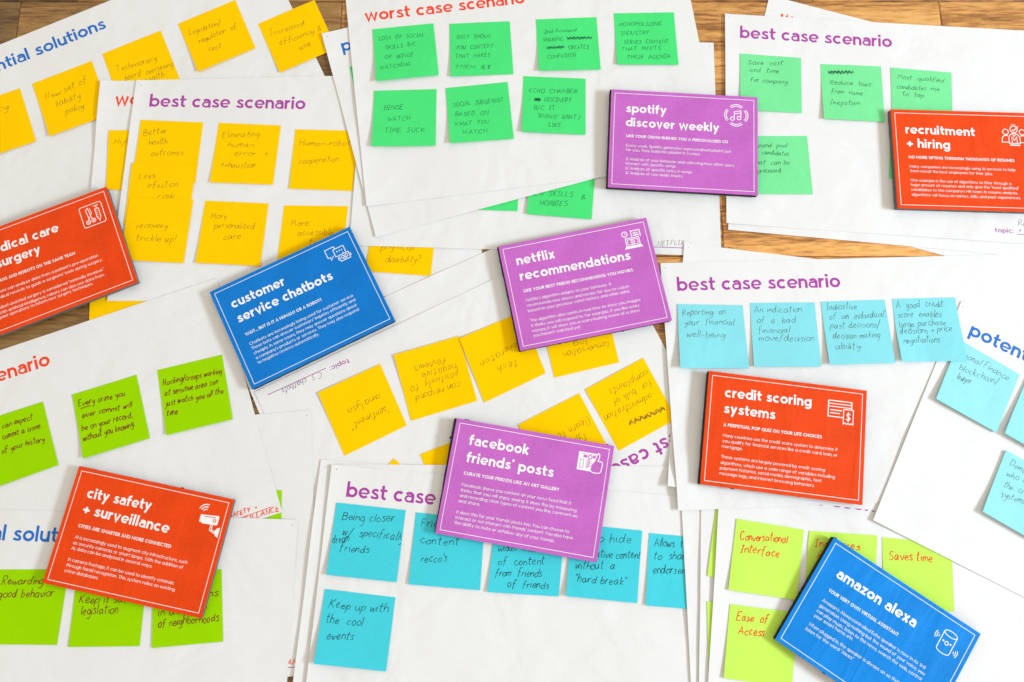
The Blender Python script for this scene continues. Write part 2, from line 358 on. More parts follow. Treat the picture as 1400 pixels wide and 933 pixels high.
  ]),
 ('C7','Q','aqua_pale',[(551.41, 56.97), (614.95, 19.93), (579.13, -47.69), (515.69, -9.98)],'gray_pen',4.2,1.8,'pale aqua sticky note reading "who the credit systems" at the right edge',[
   ('Democratize',(552.76, 39.98),(592.21, 19.73)),
   ('who can',(547.29, 28.73),(577.62, 16.73)),
   ('the  credit',(542.15, 16.73),(575.89, 3.62)),
   ('systems',(538.45, 6.39),(563.41, -2.32)),
  ]),
 ('C1','C','aqua',[(192.09, 225.38), (268.04, 224.51), (270.61, 149.66), (191.0, 149.23)],'gray_pen',4.3,3.0,'aqua sticky note reading "Reporting on your financial well-being"',[
   ('Reporting  on',(196.85, 211.6),(247.11, 213.34)),
   ('your  financial',(198.48, 200.54),(256.36, 200.97)),
   ('well-being',(200.36, 185.66),(244.59, 186.09)),
  ]),
 ('C2','C','aqua',[(276.7, 227.31), (351.92, 227.75), (353.05, 151.77), (276.15, 151.52)],'gray_pen',4.3,2.0,'aqua sticky note reading "An indication of a bad financial move/decision"',[
   ('An indication',(280.67, 215.08),(335.84, 216.39)),
   ('of  a  bad',(283.07, 202.49),(327.91, 203.35)),
   ('financial',(284.06, 191.25),(320.33, 191.68)),
   ('move/decision',(283.89, 181.79),(347.4, 181.79)),
  ]),
 ('C3','C','aqua',[(359.04, 228.62), (433.63, 231.08), (438.02, 156.01), (361.96, 153.47)],'gray_pen',4.3,2.6,'aqua sticky note starting "Indicative of an individual\'s past decisions"',[
   ('Indicative',(365.02, 218.35),(400.13, 219.88)),
   ("of  an  individual's",(366.87, 207.04),(435.25, 210.08)),
   ('past decisions/',(367.11, 196.86),(424.16, 197.73)),
   ('decision-making',(368.63, 184.37),(423.0, 185.23)),
   ('ability',(370.32, 171.51),(398.72, 172.37)),
  ]),
 ('C4','C','aqua',[(442.23, 232.13), (515.55, 233.71), (519.66, 158.31), (443.81, 157.03)],'gray_pen',4.3,2.0,'aqua sticky note starting "A good credit score", rightmost of a row of four',[
   ('A  good  credit',(446.48, 221.19),(500.71, 222.5)),
   ('score  enables',(446.46, 210.08),(496.66, 210.51)),
   ('large purchase',(446.99, 198.16),(500.88, 200.76)),
   ('decisions + price',(446.61, 189.96),(507.41, 192.98)),
   ('negotiations',(449.34, 179.22),(491.26, 180.08)),
  ]),
]
CARDS={
 'md':((-645.5,299.0,22.47),[
   ('T','medical care',(19.5, 31.24),(111.01, 32.44)),
   ('T','+ surgery',(19.5, 48.81),(84.36, 50.01)),
   ('S','HUMANS AND ROBOTS ON THE SAME TEAM',(19.5, 65.87),(120.65, 67.07)),
   ('B',"Robots can analyze data from a patient's pre-operation",(19.5, 78.65),(144.42, 79.85)),
   ('B',"medical records to guide a surgeons' tools during surgery.",(19.5, 85.41),(147.62, 86.61)),
   ('B','Robot-assisted surgery is considered "minimally invasive."',(19.5, 97.37),(145.93, 98.57)),
   ('B','With artificial intelligence, robots can also use data from',(19.5, 103.78),(144.02, 104.98)),
   ('B','past operations to inform new surgery techniques.',(19.5, 108.87),(129.24, 110.07)),
  ],(152.89, 27.81)),
 'cu':((-349.9,238.1,26.64),[
   ('T','customer',(16.85, 30.26),(82.76, 31.25)),
   ('T','service chatbots',(16.43, 49.16),(134.75, 49.75)),
   ('S','WAIT... BUT IS IT A HUMAN? OR A ROBOT?',(17.66, 66.77),(112.29, 67.66)),
   ('B','Chatbots are increasingly being used for customer service.',(17.81, 79.1),(147.44, 79.29)),
   ('B',"These bots can answer customers' inquiries efficiently and",(17.69, 84.89),(146.96, 85.06)),
   ('B','cheaply. In some cases, they may answer questions about',(17.86, 91.06),(146.02, 91.33)),
   ('B',"a company's products or services. They may also respond",(17.76, 97.33),(145.94, 97.26)),
   ('B','to negative reviews automatically.',(17.63, 103.08),(93.25, 103.22)),
  ],(151.69, 23.62)),
 'sp':((121.2,493.2,-3.40),[
   ('T','spotify',(18.37, 29.13),(67.73, 29.17)),
   ('T','discover weekly',(18.78, 47.36),(131.42, 48.35)),
   ('S','LIKE YOUR CRUSH BURNED YOU A PERSONALIZED CD',(19.97, 61.5),(142.06, 62.53)),
   ('B','Every week, Spotify generates a personalized playlist just',(20.05, 73.84),(146.02, 74.44)),
   ('B','for you. They build this playlist in 3 ways:',(19.92, 79.51),(108.85, 80.04)),
   ('B','1/ Analysis of your behavior and collecting how other users',(20.28, 91.26),(149.68, 92.24)),
   ('B','interact with specific songs.',(19.86, 97.07),(80.65, 97.3)),
   ('B','2/ Analysis of specific lyrics in songs',(19.74, 103.01),(99.73, 103.69)),
   ('B','3/ Analysis of raw audio tracks',(19.93, 109.07),(88.32, 109.47)),
  ],(151.88, 25.48)),
 'nf':((-16.1,293.1,11.58),[
   ('T','netflix',(17.04, 26.81),(62.7, 27.04)),
   ('T','recommendations',(17.22, 45.76),(148.58, 46.4)),
   ('S','LIKE YOUR BEST FRIEND RECOMMENDING YOU MOVIES',(18.26, 60.34),(147.58, 60.92)),
   ('B',"Netflix's algorithm adapts to your behavior. It",(18.32, 71.6),(119.18, 72.22)),
   ('B','recommends new shows and movies for you to watch',(18.26, 78.04),(138.62, 79.08)),
   ('B','based on your previous watch history and other data.',(18.21, 84.47),(138.03, 84.7)),
   ('B','The algorithm also works in real time to show you images',(18.33, 96.18),(147.71, 97.17)),
   ('B','it thinks you will respond to. For example, if you like scary',(18.31, 102.38),(145.27, 103.5)),
   ('B','movies, it will show you a scary-looking scene of a show',(18.12, 108.52),(144.28, 109.17)),
   ('B',"you haven't watched yet.",(18.21, 114.15),(73.83, 114.7)),
  ],(155.48, 22.01)),
 'rc':((459.3,467.3,-1.76),[
   ('T','recruitment',(16.06, 31.0),(99.56, 32.18)),
   ('T','+ hiring',(16.34, 48.85),(68.33, 50.0)),
   ('S','NO MORE SIFTING THROUGH THOUSANDS OF RESUMES',(17.59, 63.33),(143.75, 64.11)),
   ('B','Many companies are increasingly using AI services to help',(17.82, 75.04),(143.81, 75.95)),
   ('B','them recruit the best employees for their jobs.',(17.87, 80.79),(116.14, 81.91)),
   ('B','One example is the use of algorithms to filter through a',(17.8, 92.57),(137.06, 93.66)),
   ('B','huge amount of resumes and only give the "most qualified"',(17.69, 98.45),(145.72, 99.25)),
   ('B',"candidates to the company's HR team. In resume analysis,",(17.71, 104.46),(143.66, 105.32)),
   ('B','algorithms will focus on names, skills, and past experiences.',(17.86, 110.77),(146.62, 111.37)),
  ],(146.47, 29.43)),
 'fb':((-61.6,92.2,-9.98),[
   ('T','facebook',(18.19, 26.48),(85.54, 26.41)),
   ('T',"friends' posts",(18.64, 45.7),(116.45, 45.62)),
   ('S','CURATE YOUR FRIENDS LIKE AN ART GALLERY',(18.88, 59.7),(125.34, 59.44)),
   ('B','Facebook shows you content on your news feed that it',(19.06, 72.37),(140.46, 71.52)),
   ('B','thinks that you will enjoy seeing. It does this by measuring',(18.9, 78.35),(147.71, 78.11)),
   ('B','and recording what types of content you like, comment on,',(18.71, 84.15),(150.09, 83.93)),
   ('B','and share.',(18.56, 90.1),(42.56, 90.0)),
   ('B',"It does this for your friends' posts too. You can choose to",(18.67, 102.25),(143.51, 101.76)),
   ('B',"interact or not interact with friends' content. You also have",(18.66, 107.95),(148.43, 107.59)),
   ('B','the ability to mute or unfollow any of your friends.',(18.65, 113.64),(129.26, 114.31)),
  ],(152.91, 22.8)),
 'cr':((222.3,145.5,-7.29),[
   ('T','credit scoring',(19.85, 27.35),(117.05, 25.97)),
   ('T','systems',(19.94, 45.31),(77.48, 45.39)),
   ('S','A PERPETUAL POP QUIZ ON YOUR LIFE CHOICES',(20.7, 60.23),(130.14, 60.1)),
   ('B','Many countries use the credit score system to determine if',(21.04, 71.95),(148.07, 71.94)),
   ('B','you qualify for financial services like a credit card, loan, or',(20.97, 78.08),(148.34, 77.98)),
   ('B','mortgage.',(20.72, 84.04),(43.71, 84.24)),
   ('B','These systems are largely powered by credit scoring',(20.71, 95.51),(135.36, 95.88)),
   ('B','algorithms, which use a wide range of variables including',(20.68, 102.09),(146.52, 102.18)),
   ('B','payment histories, social media, demographic, text',(20.43, 107.99),(132.16, 107.96)),
   ('B','message logs, and internet browsing behaviors.',(20.35, 113.85),(124.73, 114.21)),
  ],(149.31, 25.93)),
 'ct':((-478.8,39.5,-11.84),[
   ('T','city safety',(18.34, 31.2),(91.33, 30.26)),
   ('T','+ surveillance',(19.01, 48.43),(117.35, 49.53)),
   ('S','CITIES ARE SMARTER AND MORE CONNECTED',(19.3, 63.18),(124.62, 63.96)),
   ('B','AI is increasingly used to augment city infrastructure, such',(19.33, 75.28),(146.72, 76.27)),
   ('B','as security cameras or smart lamps. With the addition of',(19.38, 81.39),(143.66, 82.22)),
   ('B','AI, data can be analyzed in several ways.',(19.32, 87.14),(110.56, 87.88)),
   ('B','In camera footage, it can be used to identify criminals',(19.59, 99.24),(138.35, 99.92)),
   ('B','through facial recognition. This system relies on existing',(19.4, 105.16),(141.56, 106.14)),
   ('B','crime databases.',(19.45, 111.19),(57.54, 111.41)),
  ],(157.69, 27.62)),
 'al':((349.3,-37.0,-34.05),[
   ('T','amazon alexa',(21.73, 35.21),(116.36, 34.05)),
   ('S','YOUR VERY OWN VIRTUAL ASSISTANT',(22.22, 52.7),(105.89, 51.76)),
   ('B',"Amazon's Alexa-controlled Echo speaker is now in its 3rd",(21.72, 65.24),(145.05, 64.56)),
   ('B','generation. Using nothing but the sound of your voice, you',(21.84, 71.63),(147.61, 70.42)),
   ('B','can play music, listen to the news, search the web, control',(22.02, 77.76),(147.23, 76.73)),
   ('B','your smart home, etc.',(22.26, 83.65),(68.74, 82.08)),
   ('B','When plugged in, the speaker is always on so that it can',(21.66, 94.17),(142.61, 92.67)),
   ('B','listen for the word "Alexa."',(21.42, 100.53),(78.43, 99.11)),
  ],(152.1, 27.28)),
}
# ================================================================ materials
def new_mat(name):
    m = bpy.data.materials.new(name); m.use_nodes = True; nt = m.node_tree
    return m, nt, nt.nodes['Principled BSDF']
def nd(nt, t, **k):
    n = nt.nodes.new(t)
    for a, v in k.items(): setattr(n, a, v)
    return n
def simple(name, col, rough=.7, spec=.3):
    m, nt, b = new_mat(name)
    b.inputs['Base Color'].default_value = (*col, 1); b.inputs['Roughness'].default_value = rough
    b.inputs['Specular IOR Level'].default_value = spec
    return m
def paper(name, col, crinkle=.25, grain=.12, mottle=.04, rough=.75, sheen=0.0, spec=.25):
    """paper stock: fibre mottle in the colour, fine tooth and soft handling dents in the relief"""
    m, nt, b = new_mat(name); L = nt.links.new
    tc = nd(nt, 'ShaderNodeTexCoord'); oi = nd(nt, 'ShaderNodeObjectInfo')
    mp = nd(nt, 'ShaderNodeVectorMath', operation='ADD'); rnd = nd(nt, 'ShaderNodeCombineXYZ')
    ml = nd(nt, 'ShaderNodeMath', operation='MULTIPLY'); ml.inputs[1].default_value = 37.0
    L(oi.outputs['Random'], ml.inputs[0]); L(ml.outputs[0], rnd.inputs[0]); L(ml.outputs[0], rnd.inputs[1])
    L(tc.outputs['Object'], mp.inputs[0]); L(rnd.outputs[0], mp.inputs[1])
    n1 = nd(nt, 'ShaderNodeTexNoise'); n1.inputs['Scale'].default_value = 700; n1.inputs['Detail'].default_value = 3
    n2 = nd(nt, 'ShaderNodeTexNoise'); n2.inputs['Scale'].default_value = 9; n2.inputs['Detail'].default_value = 3; n2.inputs['Distortion'].default_value = .6
    n3 = nd(nt, 'ShaderNodeTexVoronoi', feature='DISTANCE_TO_EDGE'); n3.inputs['Scale'].default_value = 5.5
    for n in (n1, n2): L(mp.outputs[0], n.inputs['Vector'])
    wv = nd(nt, 'ShaderNodeVectorMath', operation='ADD'); sc = nd(nt, 'ShaderNodeVectorMath', operation='SCALE'); sc.inputs['Scale'].default_value = .12
    n4 = nd(nt, 'ShaderNodeTexNoise'); n4.inputs['Scale'].default_value = 7; L(mp.outputs[0], n4.inputs['Vector'])
    L(n4.outputs['Color'], sc.inputs[0]); L(mp.outputs[0], wv.inputs[0]); L(sc.outputs[0], wv.inputs[1]); L(wv.outputs[0], n3.inputs['Vector'])
    cr = nd(nt, 'ShaderNodeMapRange'); cr.inputs[1].default_value = 0; cr.inputs[2].default_value = .12; cr.interpolation_type = 'SMOOTHSTEP'
    L(n3.outputs['Distance'], cr.inputs[0])
    mixm = nd(nt, 'ShaderNodeMapRange'); mixm.inputs[1].default_value = .3; mixm.inputs[2].default_value = .7
    mixm.inputs[3].default_value = 1 - mottle; mixm.inputs[4].default_value = 1
    L(n1.outputs['Fac'], mixm.inputs[0])
    cm = nd(nt, 'ShaderNodeMix', data_type='RGBA', blend_type='MULTIPLY'); cm.inputs[0].default_value = 1
    cm.inputs[6].default_value = (*col, 1); cc = nd(nt, 'ShaderNodeCombineColor')
    for i in range(3): L(mixm.outputs[0], cc.inputs[i])
    L(cc.outputs[0], cm.inputs[7]); L(cm.outputs[2], b.inputs['Base Color'])
    b1 = nd(nt, 'ShaderNodeBump'); b1.inputs['Strength'].default_value = grain; b1.inputs['Distance'].default_value = .0004
    b2 = nd(nt, 'ShaderNodeBump'); b2.inputs['Strength'].default_value = crinkle; b2.inputs['Distance'].default_value = .012
    b3 = nd(nt, 'ShaderNodeBump'); b3.inputs['Strength'].default_value = crinkle * .5; b3.inputs['Distance'].default_value = .0012
    L(n1.outputs['Fac'], b1.inputs['Height']); L(n2.outputs['Fac'], b2.inputs['Height']); L(cr.outputs[0], b3.inputs['Height'])
    L(b2.outputs[0], b3.inputs['Normal']); L(b3.outputs[0], b1.inputs['Normal']); L(b1.outputs[0], b.inputs['Normal'])
    b.inputs['Roughness'].default_value = rough; b.inputs['Specular IOR Level'].default_value = spec
    if sheen: b.inputs['Sheen Weight'].default_value = sheen
    return m
def card_face(name, col, streak):
    """printed card stock glued to board: faint tooth, glue ripples running down the card"""
    m, nt, b = new_mat(name); L = nt.links.new
    tc = nd(nt, 'ShaderNodeTexCoord'); oi = nd(nt, 'ShaderNodeObjectInfo')
    mp = nd(nt, 'ShaderNodeMapping'); L(tc.outputs['Object'], mp.inputs[0])
    rv = nd(nt, 'ShaderNodeCombineXYZ'); ml = nd(nt, 'ShaderNodeMath', operation='MULTIPLY'); ml.inputs[1].default_value = 19
    L(oi.outputs['Random'], ml.inputs[0]); L(ml.outputs[0], rv.inputs[0]); L(rv.outputs[0], mp.inputs['Location'])
    mp.inputs['Scale'].default_value = (36, 5, 1); mp.inputs['Rotation'].default_value = (0, 0, .08)
    st = nd(nt, 'ShaderNodeTexNoise'); st.inputs['Scale'].default_value = 1; st.inputs['Detail'].default_value = 2.5; st.inputs['Distortion'].default_value = .7
    L(mp.outputs[0], st.inputs['Vector'])
    sr = nd(nt, 'ShaderNodeMapRange'); sr.inputs[1].default_value = .42; sr.inputs[2].default_value = .72; sr.interpolation_type = 'SMOOTHSTEP'; L(st.outputs['Fac'], sr.inputs[0])
    g = nd(nt, 'ShaderNodeTexNoise'); g.inputs['Scale'].default_value = 520; g.inputs['Detail'].default_value = 4; L(tc.outputs['Object'], g.inputs['Vector'])
    g2 = nd(nt, 'ShaderNodeTexNoise'); g2.inputs['Scale'].default_value = 22; g2.inputs['Detail'].default_value = 3; L(tc.outputs['Object'], g2.inputs['Vector'])
    ad = nd(nt, 'ShaderNodeMath', operation='ADD'); L(g.outputs['Fac'], ad.inputs[0]); L(g2.outputs['Fac'], ad.inputs[1])
    mr = nd(nt, 'ShaderNodeMapRange'); mr.inputs[1].default_value = .7; mr.inputs[2].default_value = 1.3; mr.inputs[3].default_value = .86; mr.inputs[4].default_value = 1.08; L(ad.outputs[0], mr.inputs[0])
    cm = nd(nt, 'ShaderNodeMix', data_type='RGBA', blend_type='MULTIPLY'); cm.inputs[0].default_value = 1; cm.inputs[6].default_value = (*col, 1)
    cc = nd(nt, 'ShaderNodeCombineColor')
    for i in range(3): L(mr.outputs[0], cc.inputs[i])
    L(cc.outputs[0], cm.inputs[7]); L(cm.outputs[2], b.inputs['Base Color'])
    b1 = nd(nt, 'ShaderNodeBump'); b1.inputs['Strength'].default_value = streak; b1.inputs['Distance'].default_value = .0022; L(sr.outputs[0], b1.inputs['Height'])
    b2 = nd(nt, 'ShaderNodeBump'); b2.inputs['Strength'].default_value = .12; b2.inputs['Distance'].default_value = .0004; L(g.outputs['Fac'], b2.inputs['Height'])
    L(b1.outputs[0], b2.inputs['Normal']); L(b2.outputs[0], b.inputs['Normal'])
    b.inputs['Roughness'].default_value = .55; b.inputs['Specular IOR Level'].default_value = .16
    return m
def wood_mat():
    m, nt, b = new_mat('wood'); L = nt.links.new
    tc = nd(nt, 'ShaderNodeTexCoord'); oi = nd(nt, 'ShaderNodeObjectInfo')
    ml = nd(nt, 'ShaderNodeMath', operation='MULTIPLY'); ml.inputs[1].default_value = 23; L(oi.outputs['Random'], ml.inputs[0])
    rv = nd(nt, 'ShaderNodeCombineXYZ'); L(ml.outputs[0], rv.inputs[0]); L(ml.outputs[0], rv.inputs[1]); L(ml.outputs[0], rv.inputs[2])
    av = nd(nt, 'ShaderNodeVectorMath', operation='ADD'); L(tc.outputs['Object'], av.inputs[0]); L(rv.outputs[0], av.inputs[1])
    def mapped(s):
        p = nd(nt, 'ShaderNodeMapping'); p.inputs['Scale'].default_value = s; L(av.outputs[0], p.inputs[0]); return p
    p1 = mapped((1.6, 26, 26)); big = nd(nt, 'ShaderNodeTexNoise'); big.inputs['Scale'].default_value = 1; big.inputs['Detail'].default_value = 5; big.inputs['Distortion'].default_value = .9; L(p1.outputs[0], big.inputs['Vector'])
    p2 = mapped((34, 300, 300)); fine = nd(nt, 'ShaderNodeTexNoise'); fine.inputs['Scale'].default_value = 1; fine.inputs['Detail'].default_value = 4; fine.inputs['Roughness'].default_value = .65; L(p2.outputs[0], fine.inputs['Vector'])
    wvm = nd(nt, 'ShaderNodeTexWave', wave_type='BANDS', bands_direction='Y'); wvm.inputs['Scale'].default_value = 1; wvm.inputs['Distortion'].default_value = 9; wvm.inputs['Detail'].default_value = 3; wvm.inputs['Detail Scale'].default_value = 1.1
    p3 = mapped((4.5, 26, 26)); L(p3.outputs[0], wvm.inputs['Vector'])
    r = nd(nt, 'ShaderNodeValToRGB'); e = r.color_ramp.elements
    e[0].position = .12; e[0].color = (.16, .066, .018, 1); e[1].position = .9; e[1].color = (.80, .44, .15, 1)
    for p, c in ((.38, (.42, .18, .048, 1)), (.56, (.62, .30, .085, 1)), (.7, (.72, .37, .11, 1))):
        k = e.new(p); k.color = c
    a1 = nd(nt, 'ShaderNodeMath', operation='MULTIPLY'); a1.inputs[1].default_value = .0; L(wvm.outputs['Fac'], a1.inputs[0])
    a2 = nd(nt, 'ShaderNodeMath', operation='MULTIPLY_ADD'); a2.inputs[1].default_value = .60; L(big.outputs['Fac'], a2.inputs[0]); L(a1.outputs[0], a2.inputs[2])
    a3 = nd(nt, 'ShaderNodeMath', operation='MULTIPLY_ADD'); a3.inputs[1].default_value = .62; L(fine.outputs['Fac'], a3.inputs[0]); L(a2.outputs[0], a3.inputs[2])
    wr_ = nd(nt, 'ShaderNodeMapRange'); wr_.inputs[1].default_value = .40; wr_.inputs[2].default_value = .80; wr_.clamp = True; L(a3.outputs[0], wr_.inputs[0])
    a4 = nd(nt, 'ShaderNodeMath', operation='SUBTRACT'); a4.inputs[1].default_value = .02; L(wr_.outputs[0], a4.inputs[0]); L(a4.outputs[0], r.inputs[0])
    cm = nd(nt, 'ShaderNodeMix', data_type='RGBA', blend_type='MULTIPLY'); cm.inputs[0].default_value = 1; L(r.outputs[0], cm.inputs[6]); L(oi.outputs['Color'], cm.inputs[7])
    L(cm.outputs[2], b.inputs['Base Color'])
    bp = nd(nt, 'ShaderNodeBump'); bp.inputs['Strength'].default_value = .35; bp.inputs['Distance'].default_value = .0006; L(fine.outputs['Fac'], bp.inputs['Height']); L(bp.outputs[0], b.inputs['Normal'])
    b.inputs['Roughness'].default_value = .42
    return m
M = {}
M['sheet'] = paper('white_paper', (.80, .80, .80), crinkle=.34)
M['yellow'] = paper('yellow_note_paper', (1.0, .60, .0), crinkle=.24, mottle=.03, rough=.95, spec=.06)
M['green'] = paper('green_note_paper', (.065, .78, .20), crinkle=.26, mottle=.10, grain=.2)
M['green_pale'] = paper('green_note_paper_lit', (.195, .79, .325), crinkle=.26, mottle=.10, grain=.2)  # the green notes again, window brightness mixed into the colour
M['lime'] = paper('lime_note_paper', (.33, .68, .0), crinkle=.24, mottle=.05, rough=.95, spec=.06)
M['lime_pale'] = paper('lime_note_paper_lit', (.56, .86, .10), crinkle=.24, mottle=.06)  # lime notes on the window side: extra light painted into the colour
M['cyan'] = paper('cyan_note_paper', (.055, .63, .745), crinkle=.28, mottle=.09, grain=.2)
M['aqua'] = paper('cyan_note_paper_lit', (.235, .71, .79), crinkle=.26, mottle=.07, grain=.2)  # cyan paper, its colour paled to stand for window haze
M['aqua_pale'] = paper('cyan_note_paper_lit_pale', (.31, .75, .81), crinkle=.26, mottle=.07, grain=.2)  # cyan paled further towards the right edge, light put into the colour
INK = {
 'purple': simple('purple_print', (.40, .05, .36), .6), 'red': simple('red_print', (.86, .055, .012), .6),
 'blue2': simple('violet_print', (.28, .06, .42), .6), 'blue': simple('blue_print', (.008, .15, .56), .6),
 'white': simple('white_print', (.88, .88, .88), .6), 'pencil': simple('pencil', (.10, .07, .01), .5),
 'green_pen': simple('green_black_ink', (.012, .11, .06), .6), 'gray_pen': simple('gray_brown_ink', (.075, .07, .085), .6),
 'black_pen': simple('black_ink', (.012, .05, .07), .6), 'maroon_marker': simple('maroon_marker_ink', (.20, .010, .002), .6),
 'orange_marker': simple('orange_red_marker_ink', (.80, .035, .003), .6), 'red_marker': simple('red_marker_ink', (.90, .07, .015), .6),
 'dot': simple('gray_dot_print', (.25, .25, .26), .7)}
PENW = {'pencil': .38, 'green_pen': .52, 'gray_pen': .44, 'black_pen': .70, 'maroon_marker': .88, 'orange_marker': 1.08, 'red_marker': 1.1}
M['wood'] = wood_mat()
M['core'] = paper('black_foam_board', (.02, .02, .02), crinkle=.2, grain=.8, mottle=.5, rough=.8)
M['core_gray'] = paper('gray_board_layer', (.16, .16, .155), crinkle=.2, grain=.8, mottle=.4, rough=.8)
M['c_red'] = card_face('orange_red_card', (.80, .060, .003), .22)
M['c_purple'] = card_face('purple_card', (.55, .14, .55), .05)
M['c_blue'] = card_face('blue_card', (.002, .185, .61), .05)
M['c_blue2'] = card_face('blue_card_rippled', (.001, .225, .70), .28)
# ================================================================ mesh helpers
def link_mesh(name, verts, faces, mat, parent=None, org=(0, 0, 0), smooth=False):
    me = bpy.data.meshes.new(name)
    v = np.asarray(verts, float) - np.array(org)
    me.from_pydata(v.tolist(), [], faces); me.materials.append(mat)
    if smooth: me.polygons.foreach_set('use_smooth', [True] * len(me.polygons))
    o = bpy.data.objects.new(name, me); COL.objects.link(o)
    if parent is not None: o.parent = parent
    else: o.location = org
    return o
def arc(cx, cy, rx, ry, a0, a1, n=None):
    n = n or max(4, int(abs(a1 - a0) / 18))
    return [(cx + rx * cos(radians(a0 + (a1 - a0) * i / n)), cy + ry * sin(radians(a0 + (a1 - a0) * i / n))) for i in range(n + 1)]
def smooth_line(p, sub=4):
    if len(p) < 3: return list(p)
    q = [p[0]] + list(p) + [p[-1]]; out = []
    for i in range(1, len(q) - 2):
        a, b, c, d = (np.array(q[j], float) for j in (i - 1, i, i + 1, i + 2))
        for s in range(sub):
            t = s / sub
            out.append(tuple(.5 * ((2 * b) + (c - a) * t + (2 * a - 5 * b + 4 * c - d) * t * t + (3 * b - a - 3 * c + d) * t ** 3)))
    out.append(tuple(p[-1])); return out
class Strokes:
    """collects flat pen or print strokes as thin ribbons in a plane (mm)"""
    def __init__(s): s.v = []; s.f = []; s.lv = []; s.k = 0
    def line(s, pts, w, closed=False, w_end=None):
        P = np.array(pts, float)
        if len(P) < 2: return
        keep = [0] + [i for i in range(1, len(P)) if np.hypot(*(P[i] - P[i - 1])) > 1e-5]; P = P[keep]; n = len(P)
        if n < 2: return
        if closed and np.hypot(*(P[0] - P[-1])) < 1e-4: P = P[:-1]; n -= 1
        b = len(s.v); s.k = (s.k + 1) % 9
        for i in range(n):
            a = P[i - 1] if (i > 0 or closed) else None; c = P[(i + 1) % n] if (i < n - 1 or closed) else None
            d1 = (P[i] - a) if a is not None else (c - P[i]); d2 = (c - P[i]) if c is not None else d1
            d1 = d1 / (np.hypot(*d1) + 1e-12); d2 = d2 / (np.hypot(*d2) + 1e-12)
            m = d1 + d2; L = np.hypot(*m)
            if L < .35: m = d2; k = 1.0
            else: m = m / L; k = min(1 / max(m @ d1, .35), 1.9)
            nn = np.array([-m[1], m[0]]); ww = w if w_end is None else w + (w_end - w) * i / (n - 1)
            s.v.append(tuple(P[i] + nn * ww / 2 * k)); s.v.append(tuple(P[i] - nn * ww / 2 * k)); s.lv += [s.k, s.k]
        m_ = n if closed else n - 1
        for i in range(m_):
            j = (i + 1) % n; s.f.append((b + 2 * i, b + 2 * i + 1, b + 2 * j + 1, b + 2 * j))
    def fill(s, pts):
        b = len(s.v); s.k = (s.k + 1) % 9
        for p in pts: s.v.append(tuple(p)); s.lv.append(s.k)
        s.f.append(tuple(range(b, b + len(pts))))
    def disc(s, x, y, r, n=12): s.fill([(x + r * cos(2 * pi * i / n), y + r * sin(2 * pi * i / n)) for i in range(n)])
